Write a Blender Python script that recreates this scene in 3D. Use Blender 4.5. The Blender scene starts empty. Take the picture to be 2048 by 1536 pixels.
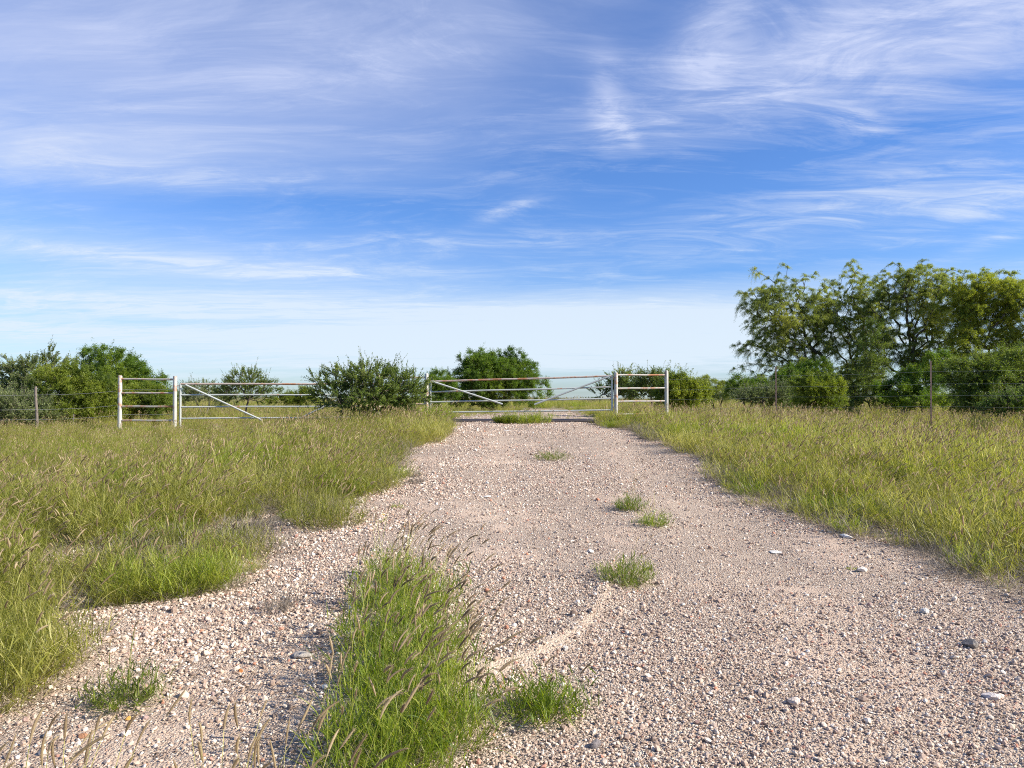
import bpy, bmesh, math, random
import numpy as np
R = math.radians
sc = bpy.context.scene

# ------------------------------------------------------------------ camera, sky, sun, exposure
EYE = 1.55
F = 1540.0            # focal length in photo pixels (2048 wide)
HOR = 797.0           # horizon line
cam_d = bpy.data.cameras.new("camera"); cam = bpy.data.objects.new("camera", cam_d)
sc.collection.objects.link(cam); sc.camera = cam
cam_d.sensor_width = 36; cam_d.lens = 36 * F / 2048
cam_d.clip_end = 3000; cam_d.clip_start = 0.05
cam.location = (0, 0, EYE)
cam.rotation_euler = (R(90) + math.atan((HOR - 768) / F), 0, 0)

SUN_EL = 33.0
SUN_AZ = 104.0        # degrees clockwise from +Y (view direction): from the right, a little behind
sun_d = bpy.data.lights.new("sun", 'SUN'); sun = bpy.data.objects.new("sun", sun_d)
sc.collection.objects.link(sun)
sun_d.energy = 5.0; sun_d.angle = R(0.55); sun_d.color = (1.0, 0.93, 0.82)
sun.rotation_euler = (R(90 - SUN_EL), 0, R(180 - SUN_AZ))   # refined below
from mathutils import Vector
sv = Vector((math.cos(R(SUN_EL)) * math.sin(R(SUN_AZ)), math.cos(R(SUN_EL)) * math.cos(R(SUN_AZ)), math.sin(R(SUN_EL))))
sun.rotation_euler = sv.to_track_quat('Z', 'Y').to_euler()
sun.location = sv * 60

sc.view_settings.view_transform = 'Standard'; sc.view_settings.look = 'None'
sc.view_settings.gamma = 1; sc.view_settings.exposure = 0.76
sc.render.engine = 'CYCLES'
sc.cycles.filter_width = 1.05; sc.cycles.use_denoising = False
sc.cycles.sample_clamp_indirect = 4
sc.cycles.max_bounces = 6; sc.cycles.diffuse_bounces = 3; sc.cycles.glossy_bounces = 2
sc.cycles.transmission_bounces = 4; sc.cycles.transparent_max_bounces = 4

world = bpy.data.worlds.new("World"); sc.world = world; world.use_nodes = True

class NT:
    """small helper to write node trees"""
    def __init__(s, nt): s.nt = nt; nt.nodes.clear()
    def n(s, typ, **kw):
        nd = s.nt.nodes.new(typ)
        for k, v in kw.items(): setattr(nd, k, v)
        return nd
    def link(s, a, b): s.nt.links.new(a, b)
    def put(s, sock, v):
        if isinstance(v, bpy.types.NodeSocket): s.link(v, sock)
        elif v is not None: sock.default_value = v
    def m(s, op, a, b=None, c=None, clamp=False):
        nd = s.n('ShaderNodeMath', operation=op); nd.use_clamp = clamp
        s.put(nd.inputs[0], a); s.put(nd.inputs[1], b); s.put(nd.inputs[2], c)
        return nd.outputs[0]
    def mix(s, f, a, b, blend='MIX'):
        nd = s.n('ShaderNodeMix', data_type='RGBA', blend_type=blend)
        s.put(nd.inputs[0], f); s.put(nd.inputs[6], a if isinstance(a, bpy.types.NodeSocket) else (*a, 1)[:4])
        s.put(nd.inputs[7], b if isinstance(b, bpy.types.NodeSocket) else (*b, 1)[:4])
        return nd.outputs[2]
    def noise(s, vec, scale, detail=4, rough=.5, dist=0.0, out=0, dim='3D'):
        nd = s.n('ShaderNodeTexNoise', noise_dimensions=dim)
        if vec is not None: s.link(vec, nd.inputs['Vector'])
        nd.inputs['Scale'].default_value = scale; nd.inputs['Detail'].default_value = detail
        nd.inputs['Roughness'].default_value = rough; nd.inputs['Distortion'].default_value = dist
        return nd.outputs[out]
    def ramp(s, f, stops, interp='LINEAR'):
        nd = s.n('ShaderNodeValToRGB'); cr = nd.color_ramp; cr.interpolation = interp
        while len(cr.elements) < len(stops): cr.elements.new(0.5)
        for e, (p, c) in zip(cr.elements, stops):
            e.position = p; e.color = (*c, 1) if len(c) == 3 else c
        s.link(f, nd.inputs[0]); return nd.outputs[0]
    def smooth(s, v, a, b, lo=0.0, hi=1.0):
        nd = s.n('ShaderNodeMapRange', interpolation_type='SMOOTHSTEP')
        s.put(nd.inputs[0], v); nd.inputs[1].default_value = a; nd.inputs[2].default_value = b
        nd.inputs[3].default_value = lo; nd.inputs[4].default_value = hi
        return nd.outputs[0]

def build_world():
    w = NT(world.node_tree)
    out = w.n('ShaderNodeOutputWorld'); bg = w.n('ShaderNodeBackground'); bg.inputs[1].default_value = 0.078
    w.link(bg.outputs[0], out.inputs[0])
    sky = w.n('ShaderNodeTexSky', sky_type='NISHITA'); sky.sun_disc = False
    sky.sun_elevation = R(SUN_EL); sky.sun_rotation = R(SUN_AZ)
    sky.altitude = 100; sky.air_density = 1.0; sky.dust_density = 0.4; sky.ozone_density = 2.2
    hs = w.n('ShaderNodeHueSaturation'); hs.inputs['Saturation'].default_value = 1.05; hs.inputs['Value'].default_value = 0.92
    w.link(sky.outputs[0], hs.inputs['Color'])
    tc = w.n('ShaderNodeTexCoord'); vec = tc.outputs['Generated']
    sep = w.n('ShaderNodeSeparateXYZ'); w.link(vec, sep.inputs[0])
    x, y, z = sep.outputs
    az = w.m('ARCTAN2', x, y); el = w.m('ARCSINE', z)
    zz = w.m('ADD', w.m('MAXIMUM', z, 0.0), 0.10)
    pxn = w.m('DIVIDE', x, zz); pyn = w.m('DIVIDE', y, zz)
    comb = w.n('ShaderNodeCombineXYZ'); w.link(pxn, comb.inputs[0]); w.link(pyn, comb.inputs[1])
    P = comb.outputs[0]
    def mapped(rot, sx, sy, off=(0, 0, 0)):
        mp = w.n('ShaderNodeMapping'); w.link(P, mp.inputs[0])
        mp.inputs['Rotation'].default_value = (0, 0, R(rot)); mp.inputs['Scale'].default_value = (sx, sy, 1)
        mp.inputs['Location'].default_value = off
        return mp.outputs[0]
    warp = w.noise(P, 0.55, 3, .5, 0, out=1)
    def warped(v, amt):
        a = w.n('ShaderNodeVectorMath', operation='SUBTRACT'); w.link(warp, a.inputs[0]); a.inputs[1].default_value = (.5, .5, .5)
        b = w.n('ShaderNodeVectorMath', operation='SCALE'); w.link(a.outputs[0], b.inputs[0]); b.inputs[3].default_value = amt
        c = w.n('ShaderNodeVectorMath', operation='ADD'); w.link(v, c.inputs[0]); w.link(b.outputs[0], c.inputs[1])
        return c.outputs[0]
    s1 = w.noise(warped(mapped(12, .38, 1.15), .9), 1.5, 9, .60, .3)      # long streaks across
    s2 = w.noise(warped(mapped(-35, .45, 1.6, (3, 1, 0)), 1.2), 1.9, 8, .62, .5)   # diagonal wisps
    s3 = w.noise(warped(mapped(5, .25, .7, (7, 2, 0)), .6), .8, 5, .5, .2)        # broad veil
    fine = w.noise(warped(mapped(20, 1.2, 3.2), 1.5), 3.5, 8, .7, .6)
    st1 = w.smooth(s1, .40, .68); st2 = w.smooth(s2, .42, .68); st3 = w.smooth(s3, .36, .66); fi = w.smooth(fine, .35, .7)
    tex = w.m('ADD', w.m('MULTIPLY', st1, .6), w.m('ADD', w.m('MULTIPLY', st2, .45), w.m('MULTIPLY', fi, .18)))
    def blob(X, Y, rx, ry, rot, amp):
        a0 = math.atan((X - 1024) / F); e0 = math.atan((HOR - Y) / F * math.cos(a0))
        c, s_ = math.cos(R(rot)), math.sin(R(rot))
        da = w.m('SUBTRACT', az, a0); de = w.m('SUBTRACT', el, e0)
        u = w.m('DIVIDE', w.m('ADD', w.m('MULTIPLY', da, c), w.m('MULTIPLY', de, s_)), rx / F)
        v = w.m('DIVIDE', w.m('SUBTRACT', w.m('MULTIPLY', de, c), w.m('MULTIPLY', da, s_)), ry / F)
        q = w.m('ADD', w.m('MULTIPLY', u, u), w.m('MULTIPLY', v, v))
        return w.m('MULTIPLY', w.m('EXPONENT', w.m('MULTIPLY', q, -1.0)), amp)
    def total(lst):
        t = None
        for b in lst:
            g = blob(*b); t = g if t is None else w.m('ADD', t, g)
        return t
    # soft veils  (photo pixel centre, radii, tilt, amount)
    veil = total([(250, 130, 640, 170, 8, .66), (150, 300, 420, 65, 2, .46), (850, 120, 320, 170, 20, .34), (1650, 110, 520, 110, 12, .34),
                  (250, 510, 520, 42, 0, .60), (500, 600, 700, 36, 1, .55), (1150, 655, 660, 62, 2, 1.5), (1350, 705, 900, 50, 0, .8), (200, 690, 600, 60, 0, .55)])
    wisp = total([(1650, 110, 420, 100, 14, .60), (2000, 50, 320, 140, 10, .60), (1420, 90, 60, 110, -30, .85), (1700, 400, 420, 55, 12, .62),
                  (1960, 415, 150, 32, 14, .85), (900, 490, 420, 26, 2, .50), (1215, 200, 34, 80, 8, .7), (1725, 245, 48, 20, -18, 1.1), (1255, 262, 34, 16, -50, .9),
                  (1020, 415, 90, 14, 22, .7), (300, 350, 320, 22, 2, .5), (350, 610, 420, 22, 1, .8), (120, 660, 300, 16, 0, .7), (700, 545, 260, 12, 2, .6), (600, 130, 300, 50, 16, .3), (1990, 480, 90, 14, 18, .6), (330, 520, 300, 18, -2, .6)])
    gap = total([(1650, 265, 480, 55, 3, .55), (500, 390, 450, 34, 0, .55), (1250, 330, 420, 45, -8, .35), (1300, 555, 420, 16, 3, .40),
                 (200, 640, 0.1 + 300, 14, 0, .2), (1060, 60, 120, 100, 60, .25)])
    fib = w.smooth(w.noise(warped(mapped(16, .7, 3.4, (2, 5, 0)), 1.9), 1.7, 12, .72, .9), .42, .66)
    fib2 = w.smooth(w.noise(warped(mapped(-30, .7, 3.2, (9, 3, 0)), 2.2), 1.6, 12, .72, 1.2), .46, .70)
    fb = w.m('ADD', w.m('MULTIPLY', fib, .6), w.m('MULTIPLY', fib2, .5))
    fea = w.smooth(w.noise(warped(mapped(25, .9, 1.9, (4, 8, 0)), 1.6), 2.4, 12, .66, 1.0), .38, .68)
    dens = w.m('ADD', w.m('MULTIPLY', veil, w.m('ADD', .52, w.m('ADD', w.m('MULTIPLY', tex, .34), w.m('MULTIPLY', fb, .16)))),
               w.m('MULTIPLY', wisp, w.m('ADD', .10, w.m('ADD', w.m('MULTIPLY', fea, .55), w.m('MULTIPLY', fb, .38)))))
    base = w.m('ADD', w.m('MULTIPLY', w.m('MULTIPLY', st1, st3), .28), w.m('MULTIPLY', w.m('MULTIPLY', fb, fea), .26))
    d = w.m('SUBTRACT', w.m('ADD', dens, base), w.m('MULTIPLY', gap, .28))
    d = w.m('MINIMUM', w.m('MAXIMUM', d, 0.0), .93)
    ccol = w.mix(w.smooth(el, .05, .40), (5.8, 6.7, 7.6), (4.7, 5.3, 7.3))
    air = w.mix(1.0, hs.outputs[0], w.mix(w.smooth(el, .0, .22), (.74, .96, 1.32), (.69, .98, 1.48)), 'MULTIPLY')
    col = w.mix(d, air, ccol)
    w.link(col, bg.inputs[0])
build_world()

# ------------------------------------------------------------------ helpers
C = sc.collection
rng = np.random.default_rng(7)

def tag(o, label=None, cat=None, group=None, kind=None):
    if label: o['label'] = label
    if cat: o['category'] = cat
    if group: o['group'] = group
    if kind: o['kind'] = kind
    return o
def empty(name, loc, label, cat, group=None):
    o = bpy.data.objects.new(name, None); C.objects.link(o); o.location = loc; o.empty_display_size = .2
    return tag(o, label, cat, group)

def sstep(a, b, v):
    t = np.clip((np.asarray(v, float) - a) / (b - a), 0, 1); return t * t * (3 - 2 * t)
def wob(x, y, s, seed):
    r = np.random.default_rng(seed); t = 0
    for k in range(5):
        a = r.uniform(0, 6.28); f = s * r.uniform(.6, 1.7)
        t = t + np.sin((x * np.cos(a) + y * np.sin(a)) * f + r.uniform(0, 6.28))
    return t / 5
def gz(x, y):
    """height of the ground"""
    x = np.asarray(x, float); y = np.asarray(y, float)
    yy = np.clip(y, -30, 400)
    k = 0.045
    base = k * yy
    lim = 20.6
    soft = 1.2
    base = k * (lim - soft * np.log1p(np.exp(np.clip((lim - yy) / soft, -40, 40))))
    side = sstep(3.0, 9.0, np.abs(x - .6)) * .24 * sstep(6, 20, y)
    side = side * (1 - .6 * sstep(24, 60, y))
    far = sstep(45, 160, y) * .12
    return base - side + wob(x, y, .9, 3) * .03 * sstep(1.5, 5, y) + wob(x, y, 2.6, 4) * .012 - far
LEFT = np.array([(0, -4.6), (3.2, -4.4), (4.3, -4.0), (4.75, -3.1), (5.15, -2.3), (6.2, -2.4), (7.2, -2.55), (8.2, -2.15), (9.5, -1.8), (13.5, -2.2), (16.8, -2.0), (19.5, -1.95), (22, -1.9), (26, -1.3), (34, .3), (46, .9)])
RIGHT = np.array([(0, 4.6), (3.5, 4.2), (5.65, 3.8), (6.25, 3.66), (7.3, 3.25), (8.2, 3.16), (9.65, 3.0), (13.5, 3.45), (15.7, 3.2), (18, 3.2), (19.5, 2.6), (22, 2.6), (26, 2.7), (34, 2.9), (46, 3.0)])
def redge(y): return np.interp(y, RIGHT[:, 0], RIGHT[:, 1])
def ledge(y): return np.interp(y, LEFT[:, 0], LEFT[:, 1])
def edge_in(x, y):
    """how far inside the gravel a point lies (metres), with a ragged outline"""
    yw = y + .38 * wob(x, y, 3.6, 46) + .22 * wob(x, y, 8.5, 47)
    return np.minimum(x - ledge(yw), redge(yw) - x)
def W(px, py, d): return ((px - 1024) / F * d, d, EYE - (py - HOR) / F * d)
def G(px, py):
    """ground point seen at a photo pixel"""
    dx, dz = (px - 1024) / F, -(py - HOR) / F
    t = .5
    for _ in range(4000):
        if EYE + dz * t <= float(gz(dx * t, t)): break
        t += .02
    return dx * t, t
def onground(x, y, dz=0): return (x, y, float(gz(x, y)) + dz)

# mesh accumulator --------------------------------------------------
class Acc:
    def __init__(s): s.V = []; s.F = []; s.T = []; s.M = []; s.S = []; s.n = 0
    def add(s, verts, faces, tint=0.0, mat=0, smooth=True):
        verts = np.asarray(verts, np.float32).reshape(-1, 3); faces = np.asarray(faces, np.int64)
        if len(verts) == 0: return
        t = np.asarray(tint, np.float32)
        s.T.append(np.broadcast_to(t.reshape(-1), (len(verts),)) if t.size == 1 else t.reshape(-1))
        s.V.append(verts); s.F.append(faces + s.n)
        s.M.append(np.full(len(faces), mat, np.int32)); s.S.append(np.full(len(faces), smooth, bool)); s.n += len(verts)
    def mesh(s, name, mats):
        me = bpy.data.meshes.new(name)
        V = np.concatenate(s.V); me.vertices.add(len(V)); me.vertices.foreach_set('co', V.ravel())
        nl = [np.full(len(f), f.shape[1]) for f in s.F]; nl = np.concatenate(nl)
        li = np.concatenate([f.ravel() for f in s.F])
        me.loops.add(len(li)); me.loops.foreach_set('vertex_index', li.astype(np.int32))
        me.polygons.add(len(nl)); st = np.concatenate([[0], np.cumsum(nl)[:-1]]).astype(np.int32)
        me.polygons.foreach_set('loop_start', st)
        me.polygons.foreach_set('material_index', np.concatenate(s.M))
        me.polygons.foreach_set('use_smooth', np.concatenate(s.S))
        a = me.attributes.new('tint', 'FLOAT', 'POINT'); a.data.foreach_set('value', np.concatenate(s.T).astype(np.float32))
        for m in mats: me.materials.append(m)
        me.update(); me.validate()
        return me
    def build(s, name, mats, parent=None, link=True):
        o = bpy.data.objects.new(name, s.mesh(name, mats if isinstance(mats, (list, tuple)) else [mats]))
        if link: C.objects.link(o)
        if parent: o.parent = parent
        return o
def norm(v): return v / np.maximum(np.linalg.norm(v, axis=-1, keepdims=True), 1e-9)
def ribbon(acc, Cc, Wd, S, tint, mat):
    """Cc n,k,3 centres; Wd n,k half widths; S n,3 side"""
    n, k, _ = Cc.shape
    A = Cc - S[:, None, :] * Wd[..., None]; B = Cc + S[:, None, :] * Wd[..., None]
    V = np.stack([A, B], 2).reshape(-1, 3)
    i = np.arange(n)[:, None] * (2 * k) + np.arange(k - 1)[None, :] * 2
    f = np.stack([i, i + 1, i + 3, i + 2], -1).reshape(-1, 4)
    acc.add(V, f, np.repeat(tint, 2 * k), mat)
def tube(acc, Cc, Rd, sides, tint, mat, cap=False):
    n, k, _ = Cc.shape
    T = norm(np.gradient(Cc, axis=1))
    ref = np.where(np.abs(T[:, :1, 2:3]) > .9, np.array([1., 0, 0]), np.array([0, 0, 1.]))
    N = norm(np.cross(T, np.broadcast_to(ref, T.shape))); B = np.cross(T, N)
    a = np.arange(sides) / sides * 2 * np.pi
    ring = N[:, :, None, :] * np.cos(a)[None, None, :, None] + B[:, :, None, :] * np.sin(a)[None, None, :, None]
    V = (Cc[:, :, None, :] + ring * Rd[:, :, None, None]).reshape(-1, 3)
    base = (np.arange(n)[:, None] * k + np.arange(k - 1)[None, :])[..., None] * sides
    j = np.arange(sides)[None, None, :]; j2 = (j + 1) % sides
    f = np.stack([base + j, base + j2, base + sides + j2, base + sides + j], -1).reshape(-1, 4)
    tt = np.repeat(np.asarray(tint, float).reshape(-1) if np.size(tint) == n else np.full(n, float(tint)), k * sides)
    acc.add(V, f, tt, mat)
    if cap and n == 1:
        acc.add(V.reshape(k, sides, 3)[0], [list(range(sides))[::-1]], float(tt[0]), mat, False)
        acc.add(V.reshape(k, sides, 3)[-1], [list(range(sides))], float(tt[0]), mat, False)
def pipe(acc, a, b, r, sides=14, mat=0, wobble=0.0, seg=2):
    t = np.linspace(0, 1, seg)[:, None]; a = np.array(a, float); b = np.array(b, float)
    P = a * (1 - t) + b * t
    if wobble: P = P + np.array([0, 0, 1.]) * (np.sin(t * 7 + a[0]) * wobble * np.sin(t * np.pi))
    tube(acc, P[None], np.full((1, seg), r), sides, 0, mat, True)
def box(acc, c, h, mat=0, tint=0):
    c = np.array(c, float); h = np.array(h, float)
    v = np.array([[x, y, z] for z in (-1, 1) for y in (-1, 1) for x in (-1, 1)]) * h + c
    acc.add(v, [[0, 2, 3, 1], [4, 5, 7, 6], [0, 1, 5, 4], [2, 6, 7, 3], [0, 4, 6, 2], [1, 3, 7, 5]], tint, mat, False)

# ------------------------------------------------------------------ materials
def mat_new(name):
    m = bpy.data.materials.new(name); m.use_nodes = True
    t = NT(m.node_tree); out = t.n('ShaderNodeOutputMaterial'); return m, t, out
def leaf_mat(name, c0, c1, c2, trans=.35, rough=.5, inst=.0):
    m, t, out = mat_new(name)
    at = t.n('ShaderNodeAttribute', attribute_name='tint')
    v = at.outputs['Fac']
    if inst:
        oi = t.n('ShaderNodeObjectInfo')
        v = t.m('ADD', v, t.m('MULTIPLY', t.m('SUBTRACT', oi.outputs['Random'], .5), inst), clamp=True)
    col = t.ramp(v, [(0, c0), (.5, c1), (1, c2)])
    b = t.n('ShaderNodeBsdfPrincipled'); t.link(col, b.inputs['Base Color']); b.inputs['Roughness'].default_value = rough
    b.inputs['Specular IOR Level'].default_value = .35
    tr = t.n('ShaderNodeBsdfTranslucent')
    hs = t.n('ShaderNodeHueSaturation'); t.link(col, hs.inputs['Color']); hs.inputs['Value'].default_value = 1.5; hs.inputs['Saturation'].default_value = 1.1
    t.link(hs.outputs[0], tr.inputs[0])
    mx = t.n('ShaderNodeMixShader'); mx.inputs[0].default_value = trans
    t.link(b.outputs[0], mx.inputs[1]); t.link(tr.outputs[0], mx.inputs[2]); t.link(mx.outputs[0], out.inputs[0])
    return m
def plain(name, col, rough=.8, var=.25, scale=6, metal=0, bump=.0, bscale=40):
    m, t, out = mat_new(name)
    tc = t.n('ShaderNodeTexCoord')
    nz = t.noise(tc.outputs['Object'], scale, 5, .6)
    c0 = tuple(v * (1 - var) for v in col); c1 = tuple(min(1, v * (1 + var)) for v in col)
    cc = t.ramp(nz, [(.3, c0), (.7, c1)])
    b = t.n('ShaderNodeBsdfPrincipled'); t.link(cc, b.inputs['Base Color']); b.inputs['Roughness'].default_value = rough; b.inputs['Metallic'].default_value = metal
    b.inputs['Specular IOR Level'].default_value = .3
    if bump:
        bp = t.n('ShaderNodeBump'); bp.inputs['Strength'].default_value = bump; bp.inputs['Distance'].default_value = .01
        t.link(t.noise(tc.outputs['Object'], bscale, 4, .6), bp.inputs['Height']); t.link(bp.outputs[0], b.inputs['Normal'])
    t.link(b.outputs[0], out.inputs[0]); return m
def rusty(name, paint, lo, hi, rough=.45, dark=None):
    """weathered paint; share of rust set by the two noise thresholds"""
    m, t, out = mat_new(name)
    tc = t.n('ShaderNodeTexCoord')
    mp = t.n('ShaderNodeMapping'); t.link(tc.outputs['Object'], mp.inputs[0]); mp.inputs['Scale'].default_value = (1, 1, 1)
    n1 = t.noise(mp.outputs[0], 3.2, 8, .68); n2 = t.noise(mp.outputs[0], 24, 5, .7)
    k = t.smooth(t.m('ADD', t.m('MULTIPLY', n1, .75), t.m('MULTIPLY', n2, .25)), lo, hi)
    rust = t.ramp(n2, [(.3, (.20, .075, .03)), (.5, (.38, .16, .065)), (.7, (.50, .25, .12))])
    pn = t.ramp(n2, [(.3, tuple(v * .82 for v in paint)), (.65, paint)])
    col = t.mix(k, pn, rust)
    b = t.n('ShaderNodeBsdfPrincipled'); t.link(col, b.inputs['Base Color'])
    t.link(t.smooth(k, 0, 1, rough, .9), b.inputs['Roughness'])
    bp = t.n('ShaderNodeBump'); bp.inputs['Strength'].default_value = .35; bp.inputs['Distance'].default_value = .004
    t.link(k, bp.inputs['Height']); t.link(bp.outputs[0], b.inputs['Normal'])
    t.link(b.outputs[0], out.inputs[0]); return m

M_blade = leaf_mat('grass_blade', (.13, .145, .022), (.31, .31, .052), (.56, .51, .19), .48, .5, .5)
M_bladeG = leaf_mat('green_blade', (.095, .15, .016), (.25, .31, .033), (.48, .48, .10), .48, .45, .35)
M_headB = leaf_mat('brown_seed_head', (.20, .145, .085), (.35, .265, .16), (.54, .43, .27), .4, .9, .2)
M_bladeD = leaf_mat('dark_blade', (.07, .105, .012), (.16, .205, .024), (.32, .34, .07), .4, .45, .2)
M_straw = leaf_mat('dry_straw', (.15, .11, .07), (.36, .29, .185), (.60, .52, .36), .25, .8, .3)
M_head = leaf_mat('seed_head', (.27, .195, .11), (.45, .35, .205), (.62, .52, .33), .45, .9, .4)
M_bark = plain('bark', (.085, .066, .052), .9, .35, 9, 0, .6, 30)
M_barkg = plain('grey_twig', (.17, .15, .12), .9, .3, 9)
M_white = rusty('weathered_white_paint', (.54, .52, .46), .49, .60)
M_railp = rusty('rusting_white_rail', (.46, .43, .37), .46, .59)
M_gate = rusty('galvanised_grey_paint', (.50, .52, .48), .55, .66)
M_gatetop = rusty('rusty_top_rail', (.50, .42, .36), .46, .60)
M_wire = plain('galvanised_wire', (.42, .41, .38), .5, .2, 4, .3)
M_tpost = plain('t_post_steel', (.15, .10, .08), .8, .35, 12)
M_guard = rusty('rusted_dark_steel', (.06, .048, .042), .62, .74)

# ------------------------------------------------------------------ ground and driveway
def warp_axis(lo, hi, n, fine, centre=0.0):
    u = np.linspace(-1, 1, n); a = fine
    s = np.sinh(a * u) / np.sinh(a)
    return np.where(s < 0, centre + s * (centre - lo), centre + s * (hi - centre))
def grid_mesh(xs, ys, zf):
    X, Y = np.meshgrid(xs, ys); Z = zf(X, Y)
    V = np.stack([X, Y, Z], -1).reshape(-1, 3); nx, ny = len(xs), len(ys)
    i = (np.arange(ny - 1)[:, None] * nx + np.arange(nx - 1)[None, :])
    f = np.stack([i, i + 1, i + nx + 1, i + nx], -1).reshape(-1, 4)
    return V, f

def soil_material():
    m, t, out = mat_new('dry_soil')
    tc = t.n('ShaderNodeTexCoord'); v = tc.outputs['Object']
    n1 = t.noise(v, 1.3, 6, .6); n2 = t.noise(v, 30, 5, .7)
    c = t.ramp(n2, [(.3, (.16, .12, .08)), (.5, (.30, .235, .165)), (.72, (.48, .40, .31))])
    g = t.mix(t.smooth(n1, .45, .62), c, (.23, .185, .12))
    sp = t.n('ShaderNodeSeparateXYZ'); t.link(v, sp.inputs[0])
    far = t.smooth(sp.outputs[1], 35, 70)
    g = t.mix(far, g, t.ramp(t.noise(v, .25, 6, .65), [(.35, (.15, .17, .05)), (.65, (.27, .26, .10))]))
    b = t.n('ShaderNodeBsdfPrincipled'); t.link(g, b.inputs['Base Color']); b.inputs['Roughness'].default_value = .95
    b.inputs['Specular IOR Level'].default_value = .15
    bp = t.n('ShaderNodeBump'); bp.inputs['Strength'].default_value = .8; bp.inputs['Distance'].default_value = .02
    t.link(n2, bp.inputs['Height']); t.link(bp.outputs[0], b.inputs['Normal'])
    t.link(b.outputs[0], out.inputs[0]); return m
def gravel_material():
    m, t, out = mat_new('caliche_gravel')
    tc = t.n('ShaderNodeTexCoord'); v = tc.outputs['Object']
    def vor(scale, feat='F1', o='Color'):
        n = t.n('ShaderNodeTexVoronoi', feature=feat); t.link(v, n.inputs['Vector']); n.inputs['Scale'].default_value = scale
        return n
    va = vor(75); vb = vor(150)
    sa = t.n('ShaderNodeSeparateColor'); t.link(va.outputs['Color'], sa.inputs[0])
    sb = t.n('ShaderNodeSeparateColor'); t.link(vb.outputs['Color'], sb.inputs[0])
    stops = [(0, (0.109, 0.082, 0.059)), (.15, (0.262, 0.186, 0.135)), (.45, (0.415, 0.306, 0.227)), (.75, (0.547, 0.432, 0.325)), (1, (0.700, 0.623, 0.497))]
    ca = t.ramp(sa.outputs[0], stops); cb = t.ramp(sb.outputs[0], stops)
    n1 = t.noise(v, 5, 5, .6); big = t.noise(v, .8, 4, .55)
    c = t.mix(t.smooth(n1, .4, .6), ca, cb)
    sand = t.ramp(t.noise(v, 90, 4, .7), [(.3, (0.437, 0.322, 0.232)), (.7, (0.612, 0.469, 0.352))])
    at = t.n('ShaderNodeAttribute', attribute_name='tint')
    k = t.m('ADD', t.smooth(t.m('ADD', t.m('MULTIPLY', big, .6), t.m('MULTIPLY', n1, .4)), .50, .64, 0, .75), at.outputs['Fac'], clamp=True)
    c = t.mix(k, c, sand)
    c = t.mix(at.outputs['Fac'], c, t.ramp(t.noise(v, 25, 6, .7), [(.3, (0.480, 0.382, 0.282)), (.7, (0.677, 0.567, 0.432))]))
    b = t.n('ShaderNodeBsdfPrincipled'); t.link(c, b.inputs['Base Color']); b.inputs['Roughness'].default_value = .95
    b.inputs['Specular IOR Level'].default_value = .15
    h = t.m('ADD', t.m('MULTIPLY', va.outputs['Distance'], -1.0), t.m('MULTIPLY', vb.outputs['Distance'], -.5))
    h = t.m('MULTIPLY', h, t.m('SUBTRACT', 1.0, t.m('MULTIPLY', k, .75)))
    bp = t.n('ShaderNodeBump'); bp.inputs['Strength'].default_value = 1.0; bp.inputs['Distance'].default_value = .012
    t.link(h, bp.inputs['Height']); t.link(bp.outputs[0], b.inputs['Normal'])
    t.link(b.outputs[0], out.inputs[0]); return m
M_soil = soil_material(); M_gravel = gravel_material()

def ground_z(X, Y):
    inside = sstep(0, .5, X - ledge(Y)) * sstep(0, .5, redge(Y) - X) * (Y < 45)
    return gz(X, Y) - .03 * inside - .004
acc = Acc()
xs = warp_axis(-900, 900, 300, 7.0); ys = np.concatenate([np.linspace(-25, 1.5, 20)[:-1], 1.5 + warp_axis(-1, 1, 2, 1)[:0], 1.5 + (np.sinh(np.linspace(0, 1, 320) * 6.5) / np.sinh(6.5)) * 1500])
V, f = grid_mesh(xs, ys, ground_z); acc.add(V, f)
ground = acc.build('ground', M_soil); tag(ground, kind='structure')

# pale ledge of bare caliche that runs between the two wheel ruts
LEDGE = [G(930, 1345), G(1010, 1335), (lambda p: p)(G(1085, 1308)), G(1140, 1275), G(1185, 1238), G(1212, 1195), G(1222, 1150)]
LEDGE = np.array(LEDGE)
def ledge_dist(X, Y):
    d = np.full(X.shape, 9.0); side = np.zeros(X.shape)
    for a, b in zip(LEDGE[:-1], LEDGE[1:]):
        ab = b - a; t = np.clip(((X - a[0]) * ab[0] + (Y - a[1]) * ab[1]) / (ab @ ab), 0, 1)
        qx, qy = X - (a[0] + t * ab[0]), Y - (a[1] + t * ab[1]); dd = np.hypot(qx, qy)
        s = np.sign(ab[0] * qy - ab[1] * qx)
        side = np.where(dd < d, s, side); d = np.minimum(d, dd)
    return d, side
def ledge_mask(X, Y):
    d, s = ledge_dist(X, Y)
    wd = (.03 + .045 * sstep(4.9, 4.0, Y)) * (1 + .6 * wob(X, Y, 22, 31) + .5 * wob(X, Y, 60, 33))
    return sstep(0, 1, np.clip((wd - d) / .05, 0, 1)) * .4 * (Y > 3)
def track(X, Y):
    c1 = -.15 + .1 * wob(X * 0, Y, .8, 81); c2 = 1.75 + .12 * wob(X * 0, Y, .7, 82)
    t = np.exp(-((X - c1) / .38) ** 2) + np.exp(-((X - c2) / .42) ** 2)
    return np.clip(t * (.55 + .6 * wob(X, Y, 1.7, 83)) * sstep(3, 8, Y) + .8 * sstep(.45, .8, wob(X, Y, 1.5, 84)), 0, 1)
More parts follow.
